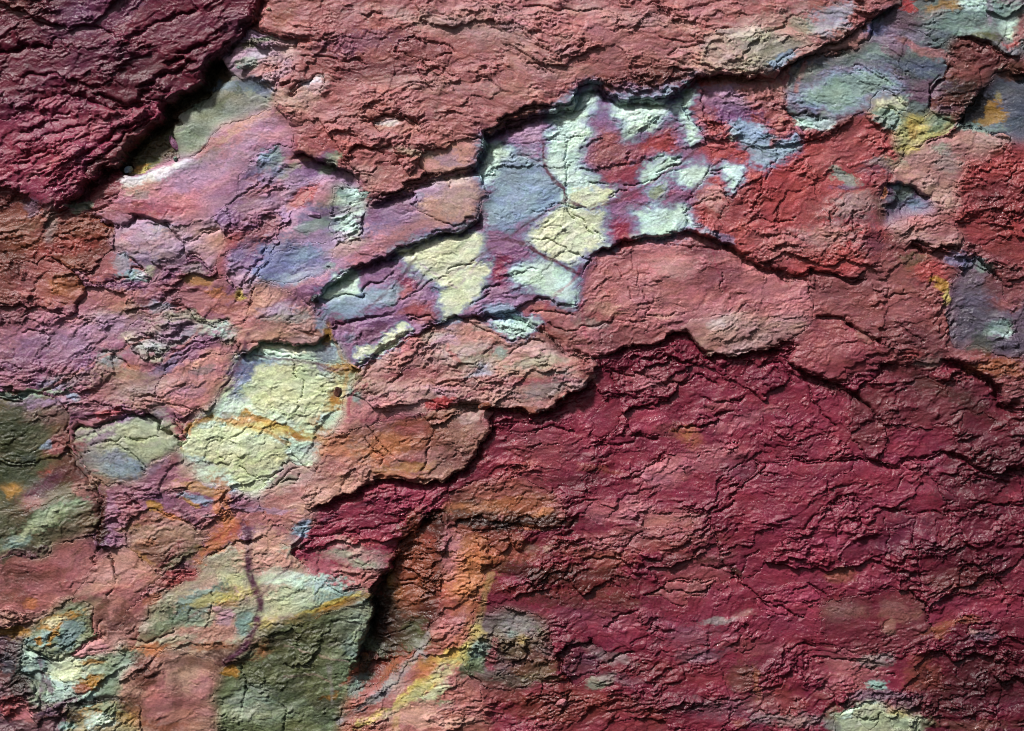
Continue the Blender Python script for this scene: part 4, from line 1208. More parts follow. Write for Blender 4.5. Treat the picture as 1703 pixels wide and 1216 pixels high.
# pale reduction patches with a blue grey and purple halo: core colour, halo width, points
MP = [
 ('mint', 9, '960,160 985,150 990,165 980,185 970,200 978,222 962,245 960,270 965,285 985,300 990,320 950,345 935,335 945,310 930,300 915,285 912,250 918,225 925,210 922,195 940,180'),
 ('mint', 10, '1030,168 1060,172 1105,162 1115,165 1100,185 1085,200 1062,212 1048,222 1040,205 1028,185'),
 ('mint', 6, '1146,148 1151,150 1140,168 1136,180 1150,200 1157,215 1152,234 1146,232 1140,208 1130,185 1128,172 1138,158'),
 ('cream', 6, '955,318 985,312 1020,312 1010,330 1000,345 985,348 960,338'),
 ('cream', 9, '940,342 970,345 1000,358 998,385 1002,408 980,418 960,430 935,438 900,415 885,398 880,388 900,372 920,352'),
 ('cream', 9, '665,425 690,410 720,398 760,392 795,388 802,402 800,420 780,438 755,455 740,468 715,462 700,450 680,440'),
 ('cream', 7, '755,455 790,440 810,442 800,470 790,490 775,505 760,520 740,524 735,505 740,480'),
 ('mint', 8, '870,440 895,432 920,440 950,452 955,465 960,490 950,504 925,495 890,480 862,470 855,455'),
 ('mint', 8, '1062,355 1085,345 1110,355 1135,352 1145,370 1125,382 1095,388 1072,384 1070,370'),
 ('mint', 6, '1090,268 1105,262 1128,260 1120,272 1100,288 1085,300 1072,298 1075,285'),
 ('mint', 7, '1125,290 1145,272 1165,275 1178,285 1170,300 1150,308 1135,300'),
 ('mint', 6, '1205,280 1218,276 1234,280 1232,300 1222,308 1210,296'),
 ('greygreen', 6, '1082,318 1100,300 1108,302 1105,320 1090,332'),
 ('mint', 8, '806,240 830,240 850,252 845,275 820,300 808,305 798,285'),
 ('bluegrey', 9, '835,260 880,270 905,290 925,310 930,335 900,350 870,360 840,375 815,370 815,340 825,310'),
 ('bluegrey', 6, '1225,212 1250,208 1270,215 1275,232 1300,240 1320,225 1330,240 1290,260 1270,275 1262,270 1255,245 1240,235'),
 ('mint', 6, '536,485 555,465 580,458 590,465 598,480 590,490 570,492 548,500 535,500'),
 ('bluegrey', 9, '548,505 590,495 625,485 650,478 640,495 600,510 575,520 545,520'),
 ('cream', 4, '592,590 620,575 640,560 670,545 678,552 660,568 630,585 605,598'),
 ('mint', 5, '825,535 855,532 885,530 890,540 868,552 850,556 830,545'),
 ('bluegrey', 6, '815,518 840,514 860,520 850,528 820,526'),
 ('sage', 8, '195,705 240,700 275,720 285,738 265,755 240,770 215,765 195,750 175,740'),
 ('lime', 7, '430,612 470,606 520,615 548,640 540,690 505,700 470,695 430,685 410,665 398,650'),
 ('lime', 6, '318,716 360,705 400,715 450,728 478,745 470,765 450,780 430,815 400,815 385,785 350,770 312,758 302,740'),
 ('teal', 8, '1400,130 1440,120 1475,125 1495,140 1470,150 1445,152 1425,170 1390,180 1370,165 1350,170 1330,160'),
 ('sage', 5, '1405,1200 1430,1184 1450,1176 1470,1186 1500,1196 1530,1208 1540,1216 1405,1216'),
]
# veins: colour width opacity points
VN = [
 ('plum', 3.5, .9, '842,398 875,405 905,425 940,442 962,455'), ('plum', 2.5, .8, '812,405 842,398 870,375 900,355 935,338 943,330'),
 ('plum', 3, .8, '905,235 908,280 920,300 940,315 943,335'), ('plum', 2.5, .7, '943,330 965,340 985,348 1010,340 1040,325 1080,305 1120,275 1150,255 1200,220'),
 ('plum', 2.5, .8, '420,592 470,598 520,604 560,615 575,612'), ('plum', 3.5, .8, '325,705 350,670 380,625 405,590 412,555'),
 ('plum', 4, .85, '405,870 412,900 410,940 420,975 434,1005 425,1040 405,1075 375,1105'), ('plum', 3, .6, '700,420 660,470 600,520 575,560'),
 ('crimson', 3, .6, '905,515 915,500 950,470 968,440'), ('crimson', 3, .6, '968,500 972,540 975,560'), ('crimson', 2.5, .5, '1178,380 1195,450 1210,490'),
 ('brown', 2.5, .85, '175,930 188,955 195,958 220,945 228,930'), ('brown', 2.5, .8, '152,950 140,970 120,988 100,980 92,968'),
 ('dark', 5, .9, '110,1185 135,1172 165,1165 200,1165'), ('dark', 3, .8, '40,1080 70,1100 95,1110'), ('plumgrey', 3, .7, '60,1100 66,1140 60,1170 80,1185'),
 ('salmon', 3, .8, '60,655 160,600 250,560'), ('salmon', 3, .7, '270,600 310,570 330,545'), ('salmon', 4, .7, '1345,92 1335,120 1325,150'),
 ('salmon', 5, .8, '1285,240 1300,200 1305,170'), ('plum', 3, .7, '535,870 580,845 620,838'), ('grey', 5, .9, '560,1205 610,1170 650,1140 685,1105 710,1060'),
 ('orange', 4, .8, '375,845 385,870 365,900 355,910'), ('crimson', 3, .8, '575,690 578,670 590,650 610,640'), ('crimson', 4, .6, '600,700 700,690 830,640 960,632'),
 ('grey', 4, .5, '545,1110 550,1140 548,1170'), ('pinkgrey', 1.6, .5, '470,1080 520,1090 580,1105'), ('pinkgrey', 1.4, .5, '470,1130 520,1125 550,1140'),
 ('crimson', 3, .5, '1140,760 1165,700 1200,640'), ('brick', 5, .7, '120,1000 200,980 260,950 300,900'), ('ochre', 3, .7, '300,720 340,695 380,700 440,715 480,740'),
 ('lilac', 2, .6, '700,440 760,480 800,430 830,410'), ('ochre', 3, .6, '545,540 560,580 575,620 570,660'),
 ('brown', 3, .6, '700,95 740,140 720,200'),
]
BL = '''
lilac 860 300 60 60 20 .6 1
slate 890 330 40 24 20 .5 .9
purple 1000 220 60 50 0 .4 1
crimson 1060 250 60 30 0 .6 .9
red 1090 240 50 30 10 .5 .9
brick 1010 250 50 40 0 .6 .9
red 1030 290 50 20 10 .6 .9
lilac 1210 160 50 20 0 .7 .9
purple 1220 185 50 24 0 .7 .9
brick 1170 190 24 30 -20 .7 .9
salmon 1265 150 36 18 0 .7 .9
red 1190 250 40 20 0 .7 .9
rose 1190 325 30 24 0 .7 .9
crimson 1010 380 30 24 0 .7 .9
crimson 650 480 50 14 20 .6 .9
rose 660 485 20 8 20 .7 .8
purple 620 450 50 12 25 .8 .9
plum 570 535 24 20 30 .7 .9
purple 620 545 50 14 10 .7 .9
brick 700 520 40 20 0 .7 .9
purple 820 500 50 14 10 .6 .9
lilac 800 510 30 10 0 .6 .9
crimson 830 450 30 24 0 .6 .9
bluegrey 560 510 30 12 10 .9 .8
''' + BL

BL = BL + """
lilac 870 290 30 16 20 .6 .8
mint 890 345 22 9 20 .55 .8
mint 900 318 14 8 0 .6 .8
lime 925 330 14 12 20 .6 .8
mint 905 300 24 10 10 .45 .8
crimson 812 345 10 16 0 .8 .8
crimson 850 320 18 8 30 .4 .8
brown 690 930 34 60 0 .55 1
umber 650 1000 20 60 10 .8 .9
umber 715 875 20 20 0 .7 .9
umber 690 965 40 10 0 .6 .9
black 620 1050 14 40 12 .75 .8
umber 900 870 70 10 0 .7 .9
umber 870 950 70 12 -10 .6 .9
umber 1010 960 80 10 -12 .5 .9
umber 1030 1000 50 10 -10 .5 .9
umber 975 760 40 8 -5 .5 .9
umber 1110 1170 80 14 0 .35 .9
umber 1175 935 30 7 0 .7 .8
umber 1225 955 14 6 -30 .9 .7
umber 1120 930 60 8 14 .4 .9
umber 930 1000 60 12 -8 .5 .9
umber 900 1170 60 12 0 .5 .9
darkgreen 30 760 50 60 0 .6 1
darkgreen 10 880 40 40 0 .5 1
umber 20 600 40 20 0 .35 1
umber 100 800 60 14 25 .6 .9
dark 20 1100 24 50 0 .6 .9
dark 45 1150 20 20 0 .6 .9
umber 165 880 10 40 0 .6 .8
umber 320 1105 60 10 10 .6 .8
olive 520 1030 60 10 15 .7 .8
darkgreen 480 1100 60 16 15 .6 .8
darkgreen 470 1150 50 14 0 .5 .8
dark 500 1060 40 8 15 .6 .8
dark 540 1170 30 16 20 .6 .8
mint 590 1035 14 20 0 .5 .8
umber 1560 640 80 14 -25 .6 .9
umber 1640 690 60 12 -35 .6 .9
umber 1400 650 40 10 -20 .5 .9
"""

BL = BL + """
pinkgrey 760 40 160 14 -8 .5 .9
pinkgrey 700 140 90 14 -4 .35 .9
purple 600 70 70 16 10 .35 .9
pinkgrey 1040 30 120 16 -10 .4 .9
pinkgrey 860 150 70 10 -8 .35 .9
bluegrey 880 250 30 8 20 .4 .8
lilac 1040 150 26 10 0 .5 .8
brick 1015 235 36 24 20 .75 .8
rose 1010 225 30 10 20 .5 .8
brick 1100 235 34 20 0 .8 .8
red 1110 245 24 8 0 .6 .8
crimson 1010 300 40 14 10 .6 .8
rose 1050 290 30 10 10 .5 .8
crimson 1150 320 24 14 0 .5 .8
brick 1000 360 16 8 0 .4 .8
bluegrey 1050 345 14 10 0 .5 .8
crimson 1025 380 22 20 0 .8 .8
"""

BL = BL + """
lilac 1215 160 44 20 -10 .8 .8
purple 1225 190 40 18 -10 .7 .9
mauve 1180 165 24 20 0 .6 .9
rose 1160 200 14 24 -20 .6 .9
salmon 1260 155 30 16 -20 .7 .8
rose 1200 240 34 18 10 .6 .8
lilac 1190 280 30 16 0 .5 .9
pinkgrey 1185 330 26 24 0 .5 .9
bluegrey 1175 385 24 8 -20 .7 .8
slate 1205 395 30 8 -20 .6 .8
pinkgrey 1380 385 60 16 5 .45 .9
pinkgrey 1420 340 40 20 10 .4 .9
deepslate 1530 110 50 20 -10 .7 .9
deepslate 1540 55 40 12 0 .5 .9
plumgrey 1545 150 34 26 -10 .8 .8
deepslate 1505 130 30 14 -10 .5 .9
mint 1410 140 26 8 -5 .6 .8
mint 1390 150 20 8 -5 .5 .8
olive 1350 185 40 6 0 .3 .8
deepslate 1500 335 24 14 0 .7 .8
umber 1600 165 26 14 0 .7 .8
black 1590 150 24 7 0 .6 .7
brown 1600 185 20 10 0 .6 .8
deepslate 1660 205 50 12 0 .4 .9
maroon 1670 330 50 50 0 .35 1
maroon 1650 800 80 50 0 .35 1
maroon 1590 960 60 30 0 .4 1
maroon 1630 1150 90 50 0 .7 1
plumd 1480 900 90 30 10 .35 1
wine 960 1060 70 30 -10 .5 1
darkgreen 12 720 30 50 0 .6 .9
olive 60 730 40 24 0 .5 .9
brown 90 700 24 12 10 .4 .9
darkgreen 60 850 50 8 30 .4 .8
plumd 75 800 50 10 30 .6 .8
brown 40 960 40 10 10 .5 .8
ochre 520 700 30 8 -30 .7 .7
ochre 548 670 12 20 0 .7 .7
grey 455 762 20 16 0 .7 .8
olive 395 690 60 3 -8 .4 .7
slate 410 622 26 22 40 .9 .8
bluegrey 400 645 16 16 30 .6 .9
slate 250 710 14 5 0 .4 .9
grey 150 770 24 24 0 .5 .9
"""  # maroon blobs also paint the wall darker toward the right side

BL = BL + """
ice 860 270 40 12 25 .6 .9
peri 880 300 40 18 25 .6 .9
ice 905 320 20 10 20 .6 .9
peri 850 350 40 12 20 .6 .9
ice 870 335 34 7 15 .5 .9
ice 820 275 10 26 -10 .7 .9
lilac 880 370 40 10 20 .6 .9
crimson 830 340 22 12 -40 .7 .9
ice 940 180 20 18 30 .5 .9
peri 1005 175 18 24 0 .6 .9
mauve 1000 205 24 10 0 .6 .9
brick 1018 235 34 22 15 .85 .8
red 1105 235 34 20 0 .8 .8
crimson 1060 290 50 16 10 .8 .9
brick 1000 275 30 22 10 .6 .9
red 1080 275 24 12 10 .6 .9
peri 1070 225 14 8 20 .7 .8
peri 1080 345 20 8 20 .5 .8
mauve 1130 330 24 14 0 .7 .9
crimson 1110 325 20 10 20 .6 .9
red 1200 245 34 18 10 .7 .8
crimson 1030 385 24 22 0 .9 .8
red 1045 400 14 10 0 .6 .8
crimson 1045 325 34 9 15 .7 .8
crimson 655 480 44 14 22 .9 .8
rose 668 486 20 8 22 .8 .8
red 700 510 34 8 20 .5 .8
purple 625 450 44 9 25 .8 .8
mauve 560 530 20 18 30 .8 .8
crimson 565 530 14 14 40 .6 .8
crimson 835 450 26 20 30 .8 .8
mauve 810 480 30 12 20 .6 .8
lilac 850 505 40 9 5 .7 .8
salmon 770 515 30 9 10 .6 .8
purple 650 540 50 12 15 .8 .8
plum 620 550 24 12 20 .6 .8
ice 570 505 30 8 10 .7 .8
brick 720 520 34 10 10 .8 .8
salmon 725 545 20 8 10 .6 .8
peri 480 440 50 26 25 .75 .9
bluegrey 500 425 30 12 25 .6 .9
ice 490 460 30 5 20 .5 .8
lilac 560 455 34 14 20 .6 .9
slate 445 420 16 24 30 .6 .9
lilac 650 370 50 16 20 .6 .9
peri 620 380 30 10 20 .5 .9
lilac 400 250 40 14 40 .6 .9
lilac 340 290 60 14 25 .55 .9
rose 290 330 60 12 15 .5 .9
lilac 460 330 50 18 40 .5 .9
peri 450 290 34 10 40 .5 .9
peri 240 430 30 12 20 .4 .9
lilac 235 390 34 14 20 .6 .9
lilac 150 550 60 14 15 .5 .9
purple 80 590 60 14 10 .5 .9
lilac 250 560 50 12 20 .4 .9
mauve 330 580 50 14 30 .6 .9
mauve 100 520 60 12 10 .35 .9
grey 120 630 50 16 10 .4 .9
lilac 320 650 20 12 30 .5 .9
crimson 120 240 90 16 32 .6 .9
rose 90 270 70 6 32 .4 .9
rose 150 215 70 6 30 .35 .9
plumd 90 130 90 16 20 .4 .9
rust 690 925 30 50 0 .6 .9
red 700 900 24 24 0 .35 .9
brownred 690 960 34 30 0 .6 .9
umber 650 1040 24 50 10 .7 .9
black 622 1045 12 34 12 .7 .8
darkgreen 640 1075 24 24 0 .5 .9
orange 780 950 26 50 -5 .5 .9
orange 770 850 30 10 -10 .6 .9
orange 830 840 40 9 10 .6 .9
rust 820 900 60 30 -10 .5 .9
orange 850 870 30 7 -5 .5 .9
red 850 780 60 20 0 .3 .9
orange 610 745 40 14 0 .3 .9
crimson 1000 760 90 20 5 .3 .9
rose 1120 800 60 12 20 .25 .9
rose 1240 700 60 10 20 .3 .9
rose 1180 680 40 8 20 .3 .9
rose 1100 640 50 7 10 .3 .9
rose 1050 860 40 10 20 .4 .9
crimson 1350 930 80 20 30 .5 .9
crimson 1300 850 60 14 20 .4 .9
sage 250 720 40 16 0 .5 .9
cream 255 712 30 9 -10 .4 .9
bluegrey 205 752 34 12 10 .6 .9
ice 190 745 16 7 0 .4 .9
peach 200 960 50 20 20 .5 .9
teal 600 1040 10 24 10 .5 .9
sage 420 1190 40 16 10 .6 .9
sage 560 1050 30 6 20 .5 .9
darkgreen 420 1130 30 10 20 .6 .9
darkgreen 500 1080 50 10 18 .6 .9
sage 470 1120 40 5 20 .4 .9
sage 510 1100 40 4 -10 .4 .9
purple 408 960 6 40 0 .3 .9
"""
VN += [('yellow', 7, .3, '815,960 800,1020 790,1060 765,1100 715,1145 660,1180 610,1216'), ('orange', 9, .5, '795,900 800,960 780,1040 750,1090 700,1130'),
 ('plum', 7, .92, '405,870 412,900 410,940 420,975 434,1005 425,1040 405,1075 375,1105'), ('sage', 7, .5, '740,1100 700,1150 640,1195'),
 ('plum', 3, .85, '842,398 875,405 905,425 940,442 962,455'), ('plum', 2.2, .8, '905,235 908,280 920,300 940,315 943,335'), ('plum', 2, .7, '943,330 965,340 985,348 1010,340 1040,325 1080,305 1120,275 1150,255 1200,220')]

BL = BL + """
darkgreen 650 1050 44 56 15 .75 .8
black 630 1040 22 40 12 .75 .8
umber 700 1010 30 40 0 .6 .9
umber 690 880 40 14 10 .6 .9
brownred 690 930 40 14 5 .6 .9
darkgreen 500 1100 60 30 10 .5 .9
sage 590 1030 24 30 0 .6 .8
sage 545 1090 40 5 -15 .5 .8
sage 400 1170 40 24 20 .5 .9
tealdk 580 1075 14 24 20 .7 .8
dark 460 1075 30 10 20 .6 .8
tealdk 60 1110 20 24 -20 .5 .8
lime 110 1120 40 14 10 .7 .8
sage 60 1160 14 20 -20 .6 .8
duskgrey 1620 480 20 30 0 .3 .9
deepslate 1630 530 40 40 0 .4 .9
rust 1000 780 50 6 -8 .4 .8
pinkgrey 800 60 120 16 -10 .3 .9
"""  # dark stone of the lower hollow, with its left wall's shadow painted in

BL = BL + """
black 1636 178 24 26 40 .85 .5
black 1620 190 22 12 30 .8 .6
dochre 1664 182 17 24 25 1 .5
dochre 1650 200 20 7 10 .8 .6
tealdk 1340 150 26 20 0 .6 .9
ice 1400 160 34 10 0 .35 .9
tealdk 1655 20 40 20 0 .5 .9
teal 1640 50 50 8 0 .5 .9
brick 245 1000 40 16 30 .3 .9
brown 250 1020 40 8 35 .5 .9
brown 190 1030 14 40 -30 .4 .9
rust 1100 910 80 12 10 .3 .9
"""
VN += [('brown', 2.5, .7, '262,960 230,985 200,1010 190,1050'), ('brown', 2.5, .6, '345,1010 300,1040 240,1070 212,1064')]

BL = BL + """
rose 200 560 200 60 10 .3 1
lilac 120 560 120 30 10 .3 1
rose 320 640 80 30 20 .35 1
brownred 880 1180 60 24 0 .6 .9
brownred 1010 1180 80 20 0 .4 .9
brownred 690 930 34 50 5 .7 .9
rust 690 990 20 20 0 .5 .9
orange 660 985 8 30 10 .5 .8
lime 70 870 60 12 32 .7 .8
darkgreen 60 900 80 8 30 .6 .9
green 90 850 50 14 30 .6 .9
brown 150 880 14 30 10 .5 .9
ochre 15 815 14 12 30 .8 .7
brick 85 745 24 14 30 .7 .8
bluegrey 70 742 12 8 20 .7 .7
darkgreen 30 780 50 30 20 .6 .9
ice 700 330 8 6 0 .6 .6
lilac 720 320 50 16 15 .5 .9
pinkgrey 770 320 30 24 15 .8 .8
"""

BL = BL + """
yellow 790 1055 14 20 60 .5 .8
yellow 765 1095 24 12 45 .6 .8
lime 740 1120 30 12 40 .5 .8
yellow 690 1155 30 8 30 .5 .8
orange 700 1120 26 9 40 .5 .8
peri 205 757 20 8 0 .2 .9
grey 205 757 40 14 10 .6 .9
grey 345 860 10 5 0 .6 .8
sand 335 815 20 8 -10 .5 .8
brownred 800 880 60 16 -6 .5 .9
rust 860 850 60 16 0 .5 .9
brownred 930 910 60 16 -10 .5 .9
brownred 1000 1000 90 24 -12 .4 .9
brownred 1100 1120 120 24 0 .3 .9
"""

BL = BL + """
darkgreen 30 700 40 30 0 .5 .9
brown 110 770 20 30 -20 .6 .9
umber 168 880 8 34 0 .7 .8
brown 330 1060 60 10 10 .5 .9
umber 390 1095 40 12 30 .5 .9
brown 240 1060 40 12 20 .5 .9
dark 120 1200 14 12 0 .9 .8
dark 150 1168 60 4 12 .8 .7
green 270 1030 30 20 30 .5 .9
darkgreen 560 1060 40 12 20 .6 .9
darkgreen 470 1170 40 14 30 .5 .9
sage 600 1015 16 10 10 .7 .8
crimson 470 262 4 4 0 .1 1
grey 1410 295 20 10 -40 .6 .8
ice 1375 200 16 10 0 .5 .8
"""

BL = BL + """
umber 800 868 70 14 -6 .8 .8
umber 880 862 60 14 5 .8 .8
black 830 872 60 5 0 .6 .8
rust 890 840 30 14 20 .6 .8
orange 905 850 14 6 20 .8 .8
umber 960 800 50 16 10 .4 .9
umber 900 960 90 18 -10 .5 .9
umber 760 830 40 10 -10 .4 .9
brown 860 1090 50 40 0 .5 .9
brownred 900 1110 50 24 0 .4 .9
umber 840 1140 50 16 0 .4 .9
maroon 1640 800 90 60 10 .4 1
maroon 1640 940 90 50 0 .4 1
maroon 1660 690 50 30 -30 .4 1
umber 1640 1130 90 40 0 .35 1
umber 1560 1180 50 24 0 .3 1
olive 1395 1200 20 20 0 .5 .9
olive 1545 1206 20 10 0 .5 .9
plumgrey 1480 1162 60 8 0 .5 .9
olive 1470 1196 40 8 20 .3 .9
maroon 40 60 80 60 20 .35 1
maroon 200 130 80 30 30 .35 1
umber 10 500 30 60 0 .35 1
umber 10 420 30 40 0 .35 1
darkgreen 10 700 24 50 0 .5 1
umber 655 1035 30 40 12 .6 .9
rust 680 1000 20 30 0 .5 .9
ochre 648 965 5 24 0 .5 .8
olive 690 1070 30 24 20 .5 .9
peri 455 435 34 24 30 .6 .9
peri 530 440 30 12 20 .4 .9
mint 1078 392 24 7 10 .7 .8
mint 893 268 12 8 20 .7 .7
mint 1225 226 14 6 10 .7 .7
ice 1255 225 24 9 0 .6 .8
crimson 985 385 5 5 0 .1 1
"""  # corner falloff painted in maroon, umber, dark green; crevice shade in black
VN += [('plum', 2, .7, '970,345 1010,335 1050,330 1085,345'), ('plum', 2, .7, '1178,290 1150,320 1120,345'), ('plum', 2.2, .8, '830,410 790,430 750,455 700,480'), ('plum', 2, .7, '1000,300 1040,305 1085,290')]

BL = BL + """
mauve 60 560 80 30 10 .35 1
grey 250 640 60 20 10 .35 1
mauve 420 350 50 30 30 .35 1
brownred 600 830 30 6 10 .3 .9
brown 60 960 60 10 20 .4 .9
olive 500 1090 90 40 12 .4 1
darkgreen 440 1150 60 14 20 .4 .9
ochre 560 1012 50 5 20 .6 .8
yellow 350 1000 40 8 20 .5 .8
"""
VN += [('plum', 2, .7, '430,995 455,965 485,935 505,915'), ('plum', 1.8, .6, '412,900 400,880 395,860'), ('plum', 1.8, .5, '425,1040 450,1030 480,1028')]

BL = BL + """
greygreen 490 640 70 30 5 .25 .9
greygreen 370 760 60 24 -10 .25 .9
rust 690 940 34 60 5 .4 .9
umber 650 1060 30 40 10 .5 .9
"""

# ------------------------------------------------------------------ which slab each spot of the wall belongs to
ID = np.zeros(X.shape, np.int16)
for i, s in enumerate(SL):
    if s['pts'] is None: continue
    w = bbox(s['pts'], 22)
    m = inside(s['pts'], XW[w], YW[w])
    ID[w][m] = i
    if s['parent'] is not None: SL[s['parent']]['kids'] += 1
# every slab is one connected piece: stray islands of the three filler slabs go to their neighbours,
# the big one between the green lens and the sandstone block is a slab of its own
def islands(k, q=4):
    m = ID[::q, ::q] == k; lab = np.zeros(m.shape, np.int32); sizes = [0]; n = 0
    for a, c in np.argwhere(m):
        if lab[a, c]: continue
        n += 1; st = [(a, c)]; lab[a, c] = n; cnt = 0
        while st:
            i, j = st.pop(); cnt += 1
            for u, v in ((i + 1, j), (i - 1, j), (i, j + 1), (i, j - 1)):
                if 0 <= u < m.shape[0] and 0 <= v < m.shape[1] and m[u, v] and not lab[u, v]: lab[u, v] = n; st.append((u, v))
        sizes.append(cnt)
    return np.repeat(np.repeat(lab, q, 0), q, 1)[:NY, :NX], sizes
for k in (0, 1, 2):
    lab, sizes = islands(k)
    order_ = sorted(range(1, len(sizes)), key=lambda z: -sizes[z])
    m = (ID == k) & (lab != order_[0])
    if k == 2:
        s2 = dict(SL[2]); s2['label'] = 'salmon and orange streaked rock between the green lens and the brown sandstone block'
        s2['pts'] = P('180,800 420,790 430,900 240,940'); s2['pre'] = PRE['mid']; SL.append(s2)
        ID[m & (lab == order_[1])] = len(SL) - 1
        m &= lab != order_[1]
    ID[m] = -1
def fill_holes():
    for _ in range(700):
        h_ = ID < 0
        if not h_.any(): break
        for ax_, d_ in ((0, 1), (0, -1), (1, 1), (1, -1)):
            r_ = np.roll(ID, d_, ax_)
            if ax_ == 0: r_[0 if d_ == 1 else -1] = -1
            else: r_[:, 0 if d_ == 1 else -1] = -1
            g_ = h_ & (r_ >= 0); ID[g_] = r_[g_]; h_ &= ~g_
fill_holes()
for k in range(len(SL)):
    if k == PL or not (ID == k).any(): continue
    lab, sizes = islands(k, 1 if (ID == k).sum() < 130000 else 2)
    if len(sizes) < 3: continue
    best_ = int(np.argmax(sizes)); ID[(ID == k) & (lab != best_) & (lab > 0)] = -1
fill_holes()
ID[ID < 0] = 0
# ------------------------------------------------------------------ where the wall is broken through: near the traced ledges
SH = np.zeros(X.shape, F)
for h, g, pts, r1, r2, lw in LG:
    w = bbox(pts, 60)
    d, s, t = linedist(pts, XW[w], YW[w])
    SH[w] = np.maximum(SH[w], np.exp(-(np.maximum(d - 6, 0) / (9 + g)) ** 2) * sst(0, .06, t) * sst(0, .06, 1 - t) * min(1, g / 8))
# ------------------------------------------------------------------ relief, slab by slab
BASE = np.zeros(X.shape, F)
H = np.zeros(X.shape, F); PH = np.zeros(X.shape, F)      # PH: which thin layer shows (for its colour)
COL = np.zeros(X.shape + (3,), F)
CELL = np.zeros(X.shape, np.int32)
def saw(t, s):
    f = t - np.floor(t)
    return np.where(f < 1 - s, f / (1 - s), (1 - f) / s)
n_amp = fbm(X / 80, Y / 50, 3, 31)
n_big = fbm(X / 160, Y / 110, 3, 33)
for i, s in enumerate(SL):
    m = ID == i
    if not m.any(): continue
    x = X[m]; y = Y[m]; xw = XW[m]; yw = YW[m]
    st, lam, amp, cs, sx, ro = s['pre']
    stv = radians(st) + .5 * n_big[m]
    ca, sa = np.cos(radians(st)), np.sin(radians(st))
    u = xw * ca - yw * sa; v = xw * sa + yw * ca         # u along the ribs, v across (down)
    v = v + 30 * fbm(x / 200, y / 170, 2, 34)
    xw2 = .5 * (x + xw); yw2 = .5 * (y + yw)
    cx, cy = (900, 750) if s['pts'] is None else (np.mean([np.clip(p[0], -60, 1760) for p in s['pts']]), np.mean([np.clip(p[1], -60, 1280) for p in s['pts']]))
    tx, ty = s['tilt']
    BASE[m] = s['level'] * .6 + tx * (x - cx) / 100 * 2.0 + ty * (np.clip(y, -100, 1320) - cy) / 100 * 2.0
    cid, ox, oy, db = voronoi(u / (cs * sx), v / cs, 5 + i % 3)
    c2, ox2, oy2, db2 = voronoi(u / (cs * sx * .42), v / (cs * .36), 8)
    c3, ox3, oy3, db3 = voronoi(u / (cs * sx * .17), v / (cs * .13), 9)
    CELL[m] = cid
    k1 = rnd(cid, 3); k2 = rnd(c2, 4); k3 = rnd(c3, 12)
    am = sst(-.22, .42, n_amp[m] + .5 * (k1 - .5))      # calm and broken stretches
    t1 = v / (lam * 2.3) + 1.3 * fbm(u / (lam * 3.6), v / (lam * 2.2), 3, 40 + i % 5) + k1 * 3
    t2 = v / lam + 1.2 * fbm(u / (lam * 1.9 * sx / 1.7), v / lam, 3, 47) + k1 * 7 + .5 * k2
    t3 = v / (lam * .42) + 1.1 * fbm(u / (lam * 1.0), v / (lam * .5), 3, 55) + k2 * 5
    h = amp * (1.2 * saw(t1, .035) * (.25 + .75 * am) + .75 * saw(t2, .06) * am + .36 * saw(t3, .12) * am * k2 * 2)
    h += amp * .75 * ((k1 - .5) * 1.0 + ox * (rnd(cid, 6) - .5) * 1.4 + oy * (rnd(cid, 7) * 1.6 - .2))
    h += amp * .50 * ((k2 - .5) * 1.1 + ox2 * (rnd(c2, 6) - .5) + oy2 * (rnd(c2, 7) * 1.5)) * (.25 + .9 * am)
    h += amp * .34 * ((k3 - .5) * 1.3 + ox3 * (rnd(c3, 6) - .5) + oy3 * (rnd(c3, 7) * 1.5)) * (.15 + am)
    h -= amp * .30 * np.exp(-(db * cs / 1.3) ** 2) * (.2 + .8 * am) * (rnd(cid, 8) > .4)
    h += ro * (1.5 * fbm(u / 30, v / 14, 4, 61) + 0.65 * fbm(u / 8, v / 4.5, 3, 64) * (.35 + am))
    h += (.1 + .85 * ro) * (.3 + am) * (1.3 * np.abs(perlin(u / 17, v / 8, 66)) + .7 * np.abs(perlin(u / 8, v / 4.4, 67)))
    # fine splits: short scarps and hairline creases along the bedding
    for sc_, fu, fv, sd2 in ((1.0, 34, 13, 120), (.62, 17, 7.5, 124)):
        n = perlin(u / fu, v / fv, sd2) + .35 * perlin(u / (fu * .35), v / (fv * .4), sd2 + 1)
        g = sst(-.25, .35, perlin(u / (fu * 2.2), v / (fv * 2.5), sd2 + 2) + .5 * (am - .4))
        h += sc_ * g * (.12 + .42 * amp) * (np.where(n > 0, 1.5 * np.exp(-n / .35), 0) - 1.3 * np.exp(-(n / .045) ** 2))
    c4, ox4, oy4, db4 = voronoi(u / 13, v / 7, 10); k4 = rnd(c4, 13)
    h += (.28 * ro + .10 * amp) * ((k4 - .5) * 1.2 + oy4 * 1.4 * rnd(c4, 14)) * (.25 + am)
    H[m] = h + 4 * n_big[m]
    PH[m] = rnd(np.floor(t2).astype(np.int64) * 31 + cid % 997, 5) * .5 + k2 * .3 + k3 * .2
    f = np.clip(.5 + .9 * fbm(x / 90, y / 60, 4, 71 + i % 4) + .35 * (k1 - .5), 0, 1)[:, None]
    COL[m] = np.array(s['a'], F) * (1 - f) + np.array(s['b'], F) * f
BL1 = blur(BASE, 7)
H += BASE * SH + BL1 * (1 - SH)
for k in range(3): COL[..., k] = COL[..., k] * SH + blur(COL[..., k], 6, 2) * (1 - SH)
